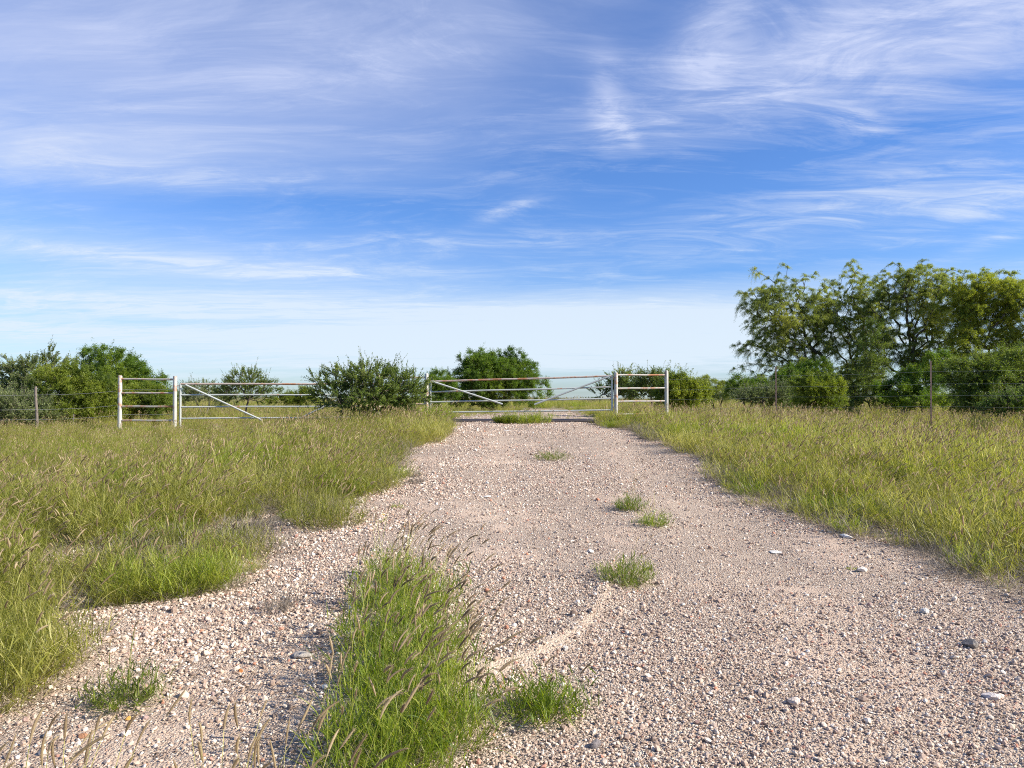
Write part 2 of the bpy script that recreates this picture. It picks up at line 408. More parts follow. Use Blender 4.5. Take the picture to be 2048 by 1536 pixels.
def road_z(X, Y):
    e = np.minimum(X - ledge(Y), redge(Y) - X)
    prof = np.where(e < .35, -.03 + .045 * sstep(-.05, .35, e), .015)
    ruts = -.018 * np.exp(-((X - 2.0 - .03 * (Y - 6)) / .45) ** 2) - .014 * np.exp(-((X + .1) / .4) ** 2) * sstep(5, 8, Y)
    d, s = ledge_dist(X, Y)
    lip = .018 * np.exp(-(d / .12) ** 2) + .012 * (s > 0) * np.exp(-(d / .5) ** 2) - .012 * (s < 0) * np.exp(-(d / .35) ** 2)
    fine = .006 * wob(X, Y, 7, 8) + .0035 * wob(X, Y, 17, 9)
    return gz(X, Y) + prof + ruts + lip + fine
acc = Acc()
ys = np.concatenate([np.arange(1.0, 8, .035), np.arange(8, 22, .1), np.arange(22, 44, .5)])
us = np.linspace(0, 1, 170)
Y = np.repeat(ys[:, None], len(us), 1); L, Rr = ledge(ys)[:, None] - .15, redge(ys)[:, None] + .15
X = L + us[None, :] * (Rr - L)
Z = road_z(X, Y); V = np.stack([X, Y, Z], -1).reshape(-1, 3); nx = len(us)
i = (np.arange(len(ys) - 1)[:, None] * nx + np.arange(nx - 1)[None, :])
acc.add(V, np.stack([i, i + 1, i + nx + 1, i + nx], -1).reshape(-1, 4), np.clip(ledge_mask(X, Y) + .30 * track(X, Y), 0, 1).reshape(-1))
road = acc.build('gravel_road', M_gravel); tag(road, kind='structure')

# ------------------------------------------------------------------ scattering (only for uncountable stuff)
def scatter(name, pts, rot, scl, idx, sources, label, cat):
    col = bpy.data.collections.new(name + '_kinds')
    for s in sources: col.objects.link(s)
    me = bpy.data.meshes.new(name); me.vertices.add(len(pts)); me.vertices.foreach_set('co', np.asarray(pts, np.float32).ravel())
    for nm, ty, arr in (('rot', 'FLOAT_VECTOR', rot), ('scl', 'FLOAT_VECTOR', scl)):
        a = me.attributes.new(nm, ty, 'POINT'); a.data.foreach_set('vector', np.asarray(arr, np.float32).ravel())
    a = me.attributes.new('kindex', 'INT', 'POINT'); a.data.foreach_set('value', np.asarray(idx, np.int32))
    o = bpy.data.objects.new(name, me); C.objects.link(o)
    ng = bpy.data.node_groups.new(name + '_scatter', 'GeometryNodeTree')
    ng.interface.new_socket('Geometry', in_out='INPUT', socket_type='NodeSocketGeometry')
    ng.interface.new_socket('Geometry', in_out='OUTPUT', socket_type='NodeSocketGeometry')
    N = ng.nodes; gi = N.new('NodeGroupInput'); go = N.new('NodeGroupOutput')
    ci = N.new('GeometryNodeCollectionInfo'); ci.inputs[0].default_value = col; ci.inputs[1].default_value = True; ci.inputs[2].default_value = True
    ip = N.new('GeometryNodeInstanceOnPoints'); ip.inputs['Pick Instance'].default_value = True
    def attr(nm, ty):
        q = N.new('GeometryNodeInputNamedAttribute'); q.data_type = ty; q.inputs[0].default_value = nm; return q.outputs[0]
    e = N.new('FunctionNodeEulerToRotation'); Lk = ng.links.new
    Lk(attr('rot', 'FLOAT_VECTOR'), e.inputs[0]); Lk(e.outputs[0], ip.inputs['Rotation']); Lk(attr('scl', 'FLOAT_VECTOR'), ip.inputs['Scale'])
    Lk(attr('kindex', 'INT'), ip.inputs['Instance Index']); Lk(ci.outputs[0], ip.inputs['Instance']); Lk(gi.outputs[0], ip.inputs['Points'])
    Lk(ip.outputs[0], go.inputs[0])
    md = o.modifiers.new('scatter', 'NODES'); md.node_group = ng
    tag(o, label, cat, kind='stuff'); return o

# pebbles -----------------------------------------------------------
def stone_mesh(seed, sub=1, flat=.6, rough=.22, mat=None, angular=.5):
    bm = bmesh.new(); bmesh.ops.create_icosphere(bm, subdivisions=sub, radius=1)
    r = np.random.default_rng(seed)
    V = np.array([v.co[:] for v in bm.verts])
    for _ in range(7):                                   # chop facets
        d = norm(r.normal(size=3)); h = r.uniform(.55, .95); s = V @ d
        V = V - np.maximum(s - h, 0)[:, None] * d * angular * 1.6
    V = V * (1 + rough * .5 * np.stack([np.sin(V[:, 0] * 3 + seed), np.sin(V[:, 1] * 3.3 + seed * 2), np.sin(V[:, 2] * 2.7)], -1).sum(-1, keepdims=True) / 3)
    V = V * np.array([1.0, r.uniform(.65, .95), flat * r.uniform(.85, 1.15)])
    for v, c in zip(bm.verts, V): v.co = c
    me = bpy.data.meshes.new('stone'); bm.to_mesh(me); bm.free()
    me.attributes.new('tint', 'FLOAT', 'POINT')
    if mat: me.materials.append(mat)
    return me
def pebble_material():
    m, t, out = mat_new('pebbles')
    oi = t.n('ShaderNodeObjectInfo'); tc = t.n('ShaderNodeTexCoord')
    c = t.ramp(oi.outputs['Random'], [(0, (0.109, 0.082, 0.065)), (.10, (0.240, 0.169, 0.124)), (.25, (0.404, 0.289, 0.210)), (.45, (0.536, 0.404, 0.303)), (.68, (0.634, 0.513, 0.395)), (.86, (0.754, 0.666, 0.541)), (.955, (0.853, 0.786, 0.671)), (.965, (0.547, 0.218, 0.108)), (.98, (0.492, 0.218, 0.140)), (1, (0.327, 0.240, 0.217))])
    nz = t.noise(tc.outputs['Object'], 2.0, 4, .6)
    c = t.mix(t.smooth(nz, .3, .7, .0, .35), c, (0.547, 0.415, 0.334))
    b = t.n('ShaderNodeBsdfPrincipled'); t.link(c, b.inputs['Base Color']); b.inputs['Roughness'].default_value = .85
    b.inputs['Specular IOR Level'].default_value = .25
    t.link(b.outputs[0], out.inputs[0]); return m
M_pebble = pebble_material()
peb = [bpy.data.objects.new('pebble_kind', stone_mesh(40 + k, 1, .70, .30, M_pebble)) for k in range(8)]
for p in peb:
    for q in p.data.polygons: q.use_smooth = False
r = np.random.default_rng(11)
PT = []
for (y0, y1, dens) in ((1.6, 4.5, 3500), (4.5, 7.5, 2700), (7.5, 12, 1600), (12, 21.0, 750), (21, 40, 110)):
    n = int((y1 - y0) * 9.2 * dens)
    y = r.uniform(y0, y1, n); x = r.uniform(-4.5, 4.7, n)
    e = np.maximum(edge_in(x, y), np.maximum(edge_in(x, y - .7), edge_in(x, y - .35)))
    ok = (e > -1.4 + r.uniform(0, .8, n)) & (np.abs(x) < y * .72 + 1.2)
    ok &= (r.uniform(0, 1, n) < .30 + .85 * sstep(-.35, .25, wob(x, y, 1.6, 12) + .5 * wob(x, y, 5, 13)))
    ok &= r.uniform(0, 1, n) > .45 * track(x, y)
    lm = ledge_mask(x, y); ok &= (r.uniform(0, 1, n) > lm * 1.1)
    PT.append(np.stack([x[ok], y[ok]], -1))
PT = np.concatenate(PT); n = len(PT)
size = np.exp(r.normal(np.log(.0053), .40, n)); size = np.clip(size, .003, .020); size = np.where(r.uniform(0, 1, n) < .0025, size * 1.8, size)
size *= np.interp(PT[:, 1], [2, 8, 20], [1, 1.2, 1.7])
size *= 1 + .3 * sstep(1.5, -2.5, PT[:, 0])
z = np.where((PT[:, 0] > ledge(PT[:, 1]) - .1) & (PT[:, 0] < redge(PT[:, 1]) + .1), road_z(PT[:, 0], PT[:, 1]), gz(PT[:, 0], PT[:, 1]))
scatter('gravel', np.stack([PT[:, 0], PT[:, 1], z + size * .30], -1), np.stack([r.normal(0, .5, n), r.normal(0, .5, n), r.uniform(0, 6.28, n)], -1),
        size[:, None] * np.stack([r.uniform(.8, 1.3, n)] * 2 + [r.uniform(.7, 1.15, n)], -1), r.integers(0, 8, n), peb,
        'loose pinkish and white gravel strewn over the driveway', 'gravel')
print('pebbles', n)

# ------------------------------------------------------------------ grass
def curve(rng, root, az, th0, th1, L, K, power=1.5, wind=None):
    """n arching curves: returns n,K,3"""
    n = len(root); t = np.linspace(0, 1, K)
    th = th0[:, None] + (th1 - th0)[:, None] * t[None, :] ** power
    mid = (th[:, 1:] + th[:, :-1]) / 2; ds = (L / (K - 1))[:, None]
    hor = np.concatenate([np.zeros((n, 1)), np.cumsum(np.sin(mid) * ds, 1)], 1)
    ver = np.concatenate([np.zeros((n, 1)), np.cumsum(np.cos(mid) * ds, 1)], 1)
    P = np.stack([hor * np.cos(az)[:, None], hor * np.sin(az)[:, None], ver], -1)
    if wind is not None: P[..., 0] += wind[:, None] * (t[None, :] ** 2) * L[:, None]
    return root[:, None, :] + P
def blades(acc, rng, roots, outaz, Lm, wid, mat, spread=(.05, .5), bend=(.5, 1.3), K=5, tb=(.2, .8), wind=.05, lean=None, azn=.7):
    n = len(roots)
    L = Lm * rng.uniform(.55, 1.15, n); az = outaz + rng.normal(0, azn, n)
    lean = np.zeros(n) if lean is None else lean
    P = curve(rng, roots, az, lean + rng.uniform(*spread, n), lean + rng.uniform(*spread, n) + rng.uniform(*bend, n), L, K, 1.4, rng.normal(wind, .05, n))
    sa = az + np.pi / 2 + rng.normal(0, .7, n); S = np.stack([np.cos(sa), np.sin(sa), rng.normal(0, .2, n)], -1)
    t = np.linspace(0, 1, K); prof = np.clip(1.0 - t ** 2.2, .03, 1) * (.6 + .4 * np.minimum(1, t * 5))
    ribbon(acc, P, wid * rng.uniform(.6, 1.3, n)[:, None] * prof[None, :], S, rng.uniform(*tb, n), mat)
def heads(acc, rng, roots, outaz, Lm, mats=(0, 2), detail=1, wind=.14, hl=.075, hr=.0052):
    n = len(roots)
    if n == 0: return
    L = Lm * rng.uniform(.7, 1.15, n); az = outaz + rng.normal(0, .6, n)
    K = 6; th0 = rng.uniform(.02, .3, n); th1 = th0 + rng.uniform(.1, .55, n)
    P = curve(rng, roots, az, th0, th1, L, K, 1.6, rng.normal(wind, .06, n))
    S = np.stack([np.cos(az + 1.57), np.sin(az + 1.57), np.zeros(n)], -1)
    tint = rng.uniform(.35, 1, n)
    ribbon(acc, P, np.full((n, K), .0010 if detail > 1 else .0014), S, tint, mats[0])
    # seed head carries on from the tip, nodding
    T = norm(P[:, -1] - P[:, -2]); H = 7 if detail > 1 else 5
    hlv = hl * rng.uniform(.6, 1.25, n)
    t = np.linspace(0, 1, H)
    sag = rng.uniform(.0, .32, n); side = rng.uniform(-.1, .4, n)
    Cc = P[:, -1][:, None, :] + T[:, None, :] * (t[None, :, None] * hlv[:, None, None])
    Cc[..., 2] -= (t[None, :] ** 2) * (sag * hlv)[:, None]; Cc[..., 0] += (t[None, :] ** 2) * (side * hlv)[:, None]
    prof = np.array([.35, .8, 1, 1, .95, .7, .15]) if H == 7 else np.array([.4, 1, 1, .8, .15])
    rr = hr * rng.uniform(.75, 1.25, n)
    ht = rng.uniform(0, 1, n)
    tube(acc, Cc, rr[:, None] * prof[None, :] * (.62 if detail > 1 else .85), 6 if detail > 1 else 4, ht, mats[1])
    B = 64 if detail > 1 else 12
    hi = np.repeat(np.arange(n), B); tt = rng.uniform(0.02, 1, n * B)
    fi = tt * (H - 1); a = np.minimum(fi.astype(int), H - 2); fr = (fi - a)[:, None]
    base = Cc[hi, a] * (1 - fr) + Cc[hi, a + 1] * fr
    Td = norm(Cc[hi, a + 1] - Cc[hi, a]); rd = norm(rng.normal(size=(n * B, 3))); rd = norm(rd - (rd * Td).sum(-1, keepdims=True) * Td)
    bl = rr[hi][:, None] * rng.uniform(1.3, 2.8, (n * B, 1)) * np.interp(tt, [0, .15, .8, 1], [.7, 1, 1, .6])[:, None]
    tip = base + (rd * .8 + Td * .75) * bl
    sd = np.cross(rd, Td) * (.0007 if detail > 1 else .0016)
    Vv = np.stack([base - sd, base + sd, tip], 1).reshape(-1, 3)
    acc.add(Vv, np.arange(n * B * 3).reshape(-1, 3), np.repeat(np.clip(ht[hi] + rng.normal(0, .2, n * B), 0, 1), 3), mats[1], False)
def roots_disc(rng, n, r, zf=None, cx=0, cy=0):
    a = rng.uniform(0, 2 * np.pi, n); q = r * np.sqrt(rng.uniform(0, 1, n))
    p = np.stack([cx + q * np.cos(a), cy + q * np.sin(a), np.zeros(n)], -1)
    return p, a

def bunch(g, acc, hd, n_stem, h, rad, nh, hh, dry, lean=.75, detail=1, w=.0030, K=5, cx=0, cy=0, zf=None, hl=.085, hr=.0068, hwind=.14):
    """a rounded bunch of grass: leafy culms leaning outwards, loose basal blades, dead thatch, nodding seed heads"""
    def rts(n, k=1.0):
        p, a = roots_disc(g, n, rad * k); q = np.hypot(p[:, 0], p[:, 1]) / rad; p[:, 0] += cx; p[:, 1] += cy
        if zf is not None: p[:, 2] = zf(p[:, 0], p[:, 1])
        return p, a, q
    # culms with leaves standing off them
    p, a, q = rts(n_stem); n = len(p); L = h * g.uniform(.55, 1.05, n) * (1 - .3 * q ** 2); Kc = 6
    az = a + g.normal(0, .5, n)
    Pc = curve(g, p, az, q * lean * .7 + g.uniform(0, .18, n), q * lean + g.uniform(.1, .6, n), L, Kc, 1.3, g.normal(.06, .05, n))
    ribbon(acc, Pc, np.full((n, Kc), w * .33), np.stack([np.cos(az + 1.57), np.sin(az + 1.57), np.zeros(n)], -1), g.uniform(.3, 1, n), 0)
    m = 6; ii = np.repeat(np.arange(n), m); tt = g.uniform(.12, .98, n * m); fi = tt * (Kc - 1); k0 = np.minimum(fi.astype(int), Kc - 2); fr = (fi - k0)[:, None]
    B = Pc[ii, k0] * (1 - fr) + Pc[ii, k0 + 1] * fr
    ct = g.uniform(0, 1, n)[ii]
    tintv = np.clip(.15 + .5 * ct + g.normal(0, .2, n * m), 0, 1)
    LL = h * .36 * g.uniform(.4, 1.25, n * m); baz = g.uniform(0, 6.28, n * m)
    th0 = g.uniform(.25, 1.0, n * m); th1 = th0 + g.uniform(-.1, 1.1, n * m)
    P = curve(g, B, baz, th0, th1, LL, K, 1.3, g.normal(.04, .05, n * m))
    sa = baz + np.pi / 2 + g.normal(0, .6, n * m); S = np.stack([np.cos(sa), np.sin(sa), g.normal(0, .25, n * m)], -1)
    t = np.linspace(0, 1, K); prof = np.clip(1.0 - t ** 2.0, .04, 1) * (.6 + .4 * np.minimum(1, t * 5))
    ribbon(acc, P, w * g.uniform(.5, 1.3, n * m)[:, None] * prof[None, :], S, tintv, 0)
    p, a, q = rts(int(n_stem * 1.1)); blades(acc, g, p, a, h * .7, w * .8, 0, (.0, .35), (.3, 1.4), K, (.0, .8), .05, q * lean, .9)
    p, a, q = rts(int(dry * .6), 1.15); blades(acc, g, p, a, h * .32, w * .6, 1, (.5, 1.4), (.3, 1.6), 4, (0, .8), 0, None, 1.5)
    p, a, q = rts(int(dry * .4), 1.0); blades(acc, g, p, a, h * .75, w * .55, 1, (.0, .6), (.1, 1.4), K, (.3, 1), .03, q * lean, 1.0)
    if nh:
        p, a, q = rts(nh, .85); heads(hd, g, p, a, hh, (0, 2), detail, hwind, hl, hr)
def kind(seed, *a, bm=None, **k):
    g = np.random.default_rng(seed); acc = Acc(); bunch(g, acc, acc, *a, **k)
    return acc.build('grass_kind', [bm or M_blade, M_straw, M_head], link=False)
FK = [kind(1, 58, .46, .20, 8, .55, 150), kind(2, 50, .52, .18, 11, .60, 140), kind(3, 62, .36, .22, 4, .50, 130),
      kind(4, 66, .42, .20, 4, .50, 36, bm=M_bladeG), kind(5, 34, .34, .20, 10, .52, 130), kind(6, 60, .30, .20, 2, .38, 40, bm=M_bladeG)]
NK = [kind(21, 74, .42, .19, 7, .54, 170, detail=2, w=.0026, K=6), kind(22, 66, .46, .18, 10, .58, 160, detail=2, w=.0026, K=6), kind(23, 82, .36, .20, 5, .48, 120, detail=2, w=.0026, K=6, bm=M_bladeG),
      kind(24, 40, .32, .19, 8, .50, 170, detail=2, w=.0026, K=6)]
M_dead = leaf_mat('dead_grey', (.10, .08, .065), (.22, .185, .14), (.38, .33, .26), .15, .9, .2)
TH = [kind(31, 6, .36, .20, 0, .3, 330, bm=M_dead, w=.0028), kind(32, 14, .34, .18, 2, .35, 260, w=.0028)]
for o_ in TH: o_.data.materials[1] = M_dead

def jitter_pts(r, x0, x1, y0, y1, dens):
    n = int((x1 - x0) * (y1 - y0) * dens); return np.stack([r.uniform(x0, x1, n), r.uniform(y0, y1, n)], -1)
def grass_patch(name, r, P, hs, kinds, weights, label, near=False):
    n = len(P); z = gz(P[:, 0], P[:, 1])
    s = hs * r.uniform(.62, 1.25, n)
    wts = np.array(weights, float) / sum(weights); green = np.arange(len(kinds)) >= max(2, len(kinds) // 2 - (len(kinds) == 4))
    nz = sstep(-.3, .3, wob(P[:, 0], P[:, 1], .9, 71) + .5 * wob(P[:, 0], P[:, 1], 2.7, 72))[:, None]
    pw = wts[None] * np.where(green[None], .25 + 2.2 * nz, 1.9 - 1.4 * nz); pw = np.cumsum(pw / pw.sum(1, keepdims=True), 1)
    idx = np.minimum((r.uniform(0, 1, (n, 1)) > pw).sum(1), len(kinds) - 1)
    scatter(name, np.stack([P[:, 0], P[:, 1], z - .01], -1), np.stack([r.normal(0, .06, n), r.normal(.03, .06, n), r.uniform(0, 6.28, n) * 0 + r.uniform(-.9, .9, n)], -1),
            np.stack([s * r.uniform(.9, 1.2, n), s * r.uniform(.9, 1.2, n), s], -1), idx, kinds, label, 'grass')
    print(name, n)

r = np.random.default_rng(5)
def side_pts(sgn, y0, y1, dens, margin=0.0):
    W_ = y1 * .68 + 3.5
    P = jitter_pts(r, 0, W_, y0, y1, dens); P[:, 0] *= sgn
    P = P[np.abs(P[:, 0]) < P[:, 1] * .68 + 3.2]
    x, y = P[:, 0], P[:, 1]
    e = -edge_in(x, y)
    e = e + .38 * wob(x, y, 3.2, 41) + .34 * wob(x, y, 7.5, 42) + .10
    gaps = wob(x, y, 2.4, 43 + (sgn > 0)) + .6 * wob(x, y, 5.5, 45)
    pr = sstep(margin, margin + .2, e) * np.where(y < 9, np.clip(1 - .9 * sstep(.3, .75, gaps), 0.2, 1), 1)
    ok = r.uniform(0, 1, len(P)) < pr
    return P[ok], e[ok]
def hfac(P, e):
    return np.interp(e, [0, .7], [.68, 1.0]) * (1 + .16 * wob(P[:, 0], P[:, 1], 1.1, 51) + .08 * wob(P[:, 0], P[:, 1], 3, 52))
# left side
P1, e1 = side_pts(-1, 2.2, 8.0, 12.5); grass_patch('grass', r, P1, hfac(P1, e1) * .88, NK, [3, 3, 2, 1.6], 'tall seeding grass on the left verge nearest the camera')
P2, e2 = side_pts(-1, 8.0, 21.3, 13); grass_patch('grass', r, P2, hfac(P2, e2) * np.interp(P2[:, 1], [8, 11, 20], [.88, .86, .84]) * np.interp(P2[:, 0], [-6, -3.5], [.66, 1]), FK, [3, 4, 2, 1, 1, .5], 'tall yellow-green grass full of tan seed heads, between the left verge and the pipe fence')
# right side
P3, e3 = side_pts(1, 4.5, 9.0, 13); grass_patch('grass', r, P3, hfac(P3, e3) * .84, NK, [2.2, 1.6, 3, 1.3], 'green grass on the right verge nearest the camera')
P4, e4 = side_pts(1, 9.0, 22.5, 13); grass_patch('grass', r, P4, hfac(P4, e4) * .86, FK, [3, 2.5, 2, 2.2, 1, 1.5], 'tall green and straw-coloured grass right of the driveway, in front of the mesquites')
# dead thatch along both verges
r2 = np.random.default_rng(15); P = jitter_pts(r2, -5.2, 6.4, 2.2, 20.5, 20); x, y = P[:, 0], P[:, 1]
e = -edge_in(x, y) + .25 * wob(x, y, 2.6, 41)
P = P[(e > -.40) & (e < 1.3) & (wob(x, y, 3.1, 48) > -.3 + .25 * sstep(.5, 1.2, e))]
grass_patch('thatch', r2, P, np.full(len(P), .9), TH, [1, 1], 'brown dead thatch along both verges of the driveway')
# single bunches that break the line of the verge
r3 = np.random.default_rng(19); P = jitter_pts(r3, -4.8, 6.0, 3.2, 20.0, 9); x, y = P[:, 0], P[:, 1]
e = np.maximum(ledge(y) - x, x - redge(y)); k = (e > -.42) & (e < .12) & (wob(x, y, 2.2, 90) > .12) & ~((x < -1.9) & (y < 4.9))
P = P[k]; grass_patch('grass', r3, P, np.full(len(P), .66), NK, [2, 1, 3, 2], 'scattered low bunches of grass along the ragged edge of the gravel')
# beyond the gates
P = jitter_pts(r, -34, 38, 21.6, 48, 5.0); P = P[np.abs(P[:, 0]) < P[:, 1] * .70 + 3]
x, y = P[:, 0], P[:, 1]; road_in = (x > ledge(y) - .1) & (x < redge(y) + .1)
keep = (~road_in) | (r.uniform(0, 1, len(P)) < .16 + .3 * (wob(x, y, 1.2, 61) > .1))
P = P[keep]; x, y = P[:, 0], P[:, 1]; road_in = (x > ledge(y) - .1) & (x < redge(y) + .1)
hs = np.where(road_in, .30, .62) * (1 + .2 * wob(x, y, .6, 62)) * np.interp(np.abs(x), [3, 9], [.62, 1.15])
grass_patch('grass', r, P, hs, FK, [3, 2, 3, 1, 1, 1], 'low sunlit grass in the field beyond the two gates')
P = jitter_pts(r, -95, 100, 48, 120, .9); P = P[np.abs(P[:, 0]) < P[:, 1] * .72 + 3]
grass_patch('grass', r, P, np.full(len(P), 1.15), FK, [3, 2, 3, 1, 1, 1], 'far pale field grass reaching towards the horizon')

# tufts one can count ------------------------------------------------
def clump(name, label, cat, centres, spec, group=None, seed=0, detail=2, mats=None):
    """centres: list of (x, y, radius, share); one mesh of blades and heads standing on the ground"""
    g = np.random.default_rng(900 + seed); acc = Acc(); x0 = np.mean([c[0] for c in centres]); y0 = np.mean([c[1] for c in centres])
    z0 = float(road_z(np.array([x0]), np.array([y0]))[0]) if ledge(y0) < x0 < redge(y0) else float(gz(x0, y0))
    hd = Acc()
    if spec.get('heads', 0) * sum(c[3] for c in centres) < 30: hd = acc
    for (cx, cy, rad, k) in centres:
        def zf(px_, py_):
            wx, wy = px_ + x0, py_ + y0
            return np.where((wx > ledge(wy)) & (wx < redge(wy)), road_z(wx, wy), gz(wx, wy)) - z0 - .004
        bunch(g, acc, hd, max(3, int(spec['blades'] * k * .34)), spec['h'], rad, int(spec.get('heads', 0) * k), spec.get('hh', spec['h'] * 1.3), int(spec.get('dry', .3) * spec['blades'] * k),
              spec.get('lean', .7), detail, spec.get('w', .0025), 6, cx - x0, cy - y0, zf, spec.get('hl', .082), spec.get('hr', .0066), spec.get('hwind', .2))
    mm = mats or [M_bladeG, M_straw, M_headB]
    if hd is not acc and hd.n:
        root = empty(name, (x0, y0, z0), label, cat, group)
        acc.build('blades', mm, root); hd.build('seed_heads', mm, root)
        return root
    o = acc.build(name, mm); o.location = (x0, y0, z0); tag(o, label, cat, group); return o

# big clump standing in the middle foreground
cs = []
for (px, py, rad, k) in ((715, 1490, .16, 1), (800, 1500, .17, 1.1), (880, 1440, .15, 1), (760, 1420, .16, 1.1), (840, 1370, .15, 1), (720, 1370, .15, 1), (790, 1320, .15, 1.1),
                         (860, 1300, .13, .8), (720, 1290, .14, 1), (800, 1250, .14, 1), (730, 1215, .13, .9), (800, 1195, .13, .9), (855, 1215, .11, .6), (760, 1165, .12, .8), (700, 1560, .16, .9), (810, 1570, .16, .9), (900, 1490, .12, .6)):
    x, y = G(px + 22, py); cs.append((x, y, rad * .86, k))
clump('grass_clump', 'big bright green clump with arching brown seed heads, largest on the gravel', 'grass clump', cs,
      dict(blades=230, h=.31, heads=15, hh=.42, dry=.75, hwind=.22), 'grass clumps on the driveway', 1)
x, y = G(1085, 1435)
clump('grass_clump', 'dark green low tuft close to the right of the biggest clump', 'grass clump', [(x, y, .10, 1), (x - .08, y + .04, .08, .6), (x + .08, y + .05, .08, .6)],
      dict(blades=190, h=.215, w=.0026, dry=.12, lean=1.2, heads=3, hh=.24, hwind=.1), 'grass clumps on the driveway', 2)
small = [((1250, 1165), .13, 340, .25, .7, 4, 'sprawling green tuft in the middle of the driveway, beyond the dark green one', (.4, 1.25)),
         ((1258, 1022), .10, 260, .24, .3, 10, 'dark green tuft with thin fanned seed stalks, left of a smaller yellow one', (.3, 1.1)),
         ((1305, 1052), .10, 200, .22, .3, 4, 'small yellowish tuft just right of the tuft with fanned stalks', (.3, 1.2)),
         ((1105, 920), .24, 260, .26, .3, 2, 'flat dark tuft lying on pink gravel, farthest of the tufts in mid driveway', (.8, 1.4)),
         ((255, 1410), .10, 240, .24, .4, 6, 'lone small tuft on the stony patch at lower left', (.3, 1.1)),
         ((1465, 948), .13, 170, .26, .5, 6, 'brownish tuft standing out from the right verge', (.2, 1.0)),
         ((1455, 975), .06, 90, .18, .3, 2, 'tiny thin tuft below the brownish tuft at the right verge', (.2, 1.0)),
         ((1695, 1065), .11, 210, .26, .3, 2, 'light green tuft spilling from the right verge beside a white stone', (.2, .9)),
         ((1940, 1138), .025, 40, .10, .2, 0, 'little green sprig at the foot of the right verge', (.2, .8)),
         ((800, 1018), .06, 60, .08, .5, 0, 'small flat weed near the left verge', (.6, 1.4)),
         ((1700, 1138), .03, 40, .04, .3, 0, 'tiny ground weed beside the pale stone', (.6, 1.4))]
for k, ((px, py), rad, nb, h, dry, nh, lab, spr) in enumerate(small):
    x, y = G(px, py)
    clump('grass_clump', lab, 'grass clump', [(x, y, rad, 1)], dict(blades=nb, h=h * .86, dry=dry, heads=nh, hh=h * 1.35, lean=spr[1] * 1.12, hl=.05, hr=.004, hwind=.1, w=.0026), 'grass clumps on the driveway', 10 + k, mats=[M_bladeD if k in (0, 1, 3, 4, 8) else M_bladeG, M_straw, M_head])
# bigger verge clumps that stand apart
def multi(pts, rad, k=1): return [(*G(px, py), rad, k) for px, py in pts]
clump('grass_clump', 'tall clump at the bottom left corner over dead thatch', 'grass clump', multi([(40, 1360), (100, 1340), (20, 1300), (70, 1290), (-40, 1350), (-30, 1420), (20, 1400)], .16),
      dict(blades=230, h=.40, heads=6, hh=.52, dry=.7, hwind=.12), 'grass clumps on the driveway', 31, mats=[M_blade, M_straw, M_head])
clump('grass_clump', 'clump with dense green centre in front of the left verge, white stones before it', 'grass clump', multi([(350, 1195), (400, 1185), (300, 1190), (370, 1160), (440, 1175), (260, 1200)], .15),
      dict(blades=210, h=.34, heads=3, hh=.45, dry=.6), 'grass clumps on the driveway', 32)
clump('grass_clump', 'tawny clump alone between the left verge and the big centre clump', 'grass clump', multi([(640, 1060), (690, 1052), (610, 1050), (665, 1035)], .17),
      dict(blades=190, h=.30, heads=10, hh=.42, dry=.9, w=.0024), 'grass clumps on the driveway', 33, mats=[M_blade, M_straw, M_head])
clump('grass_clump', 'tall yellow-green clump left of the drive, just before the gate', 'grass clump', multi([(830, 888), (855, 885), (800, 885), (845, 875), (870, 872)], .33),
      dict(blades=420, h=.52, heads=22, hh=.62, dry=.4, w=.0035), 'grass clumps on the driveway', 34, 1, mats=[M_blade, M_straw, M_head])
clump('grass_clump', 'leafy green clump leaning over the left end of the cattle guard', 'grass clump', [(-2.05, 20.3, .35, 1), (-2.5, 20.8, .4, 1), (-1.9, 20.9, .25, .7)],
      dict(blades=520, h=.55, heads=5, hh=.55, dry=.2, w=.0045), 'grass clumps on the driveway', 35, 1)
clump('grass_clump', 'brown-based clump where the right verge meets the gate', 'grass clump', [(2.5, 20.0, .3, 1), (3.0, 19.8, .35, 1), (3.5, 19.6, .35, 1)],
      dict(blades=420, h=.42, heads=14, hh=.5, dry=.6, w=.004), 'grass clumps on the driveway', 36, 1, mats=[M_blade, M_straw, M_head])
clump('grass_clump', 'bright rounded clump leaning over the gravel at the right verge', 'grass clump', multi([(1385, 905), (1410, 900), (1360, 893)], .30),
      dict(blades=400, h=.45, heads=14, hh=.5, dry=.4, w=.0032), 'grass clumps on the driveway', 37, 1, mats=[M_blade, M_straw, M_head])
clump('grass_clump', 'light grassy clump against the dark leafy weed under the right gate', 'grass clump', [(.2, 20.25, .28, 1), (.5, 20.3, .28, 1), (.8, 20.35, .22, .7), (.0, 20.35, .2, .7)],
      dict(blades=300, h=.34, heads=7, hh=.38, dry=.4, w=.004), 'grass clumps on the driveway', 40, 1)
# stalks that lean into the bottom of the frame
clump('grass_clump', 'bunch of seed stalks leaning up from the bottom edge just left of the biggest clump', 'grass clump', [(-.62, 2.25, .16, 1.3), (-.80, 2.2, .14, 1)],
      dict(blades=60, h=.30, heads=14, hh=.46, dry=.4, hl=.10, hr=.0062, hwind=.12), 'grass clumps on the driveway', 39, mats=[M_blade, M_straw, M_head])
clump('grass_clump', 'sparse seed stalks rising from below the bottom edge in the left corner', 'grass clump', [(-1.35, 2.12, .17, 1.3), (-1.15, 2.12, .15, 1), (-1.5, 2.15, .12, .6)],
      dict(blades=34, h=.26, heads=12, hh=.46, dry=.4, hl=.10, hr=.0062, hwind=.12), 'grass clumps on the driveway', 38, mats=[M_blade, M_straw, M_head])
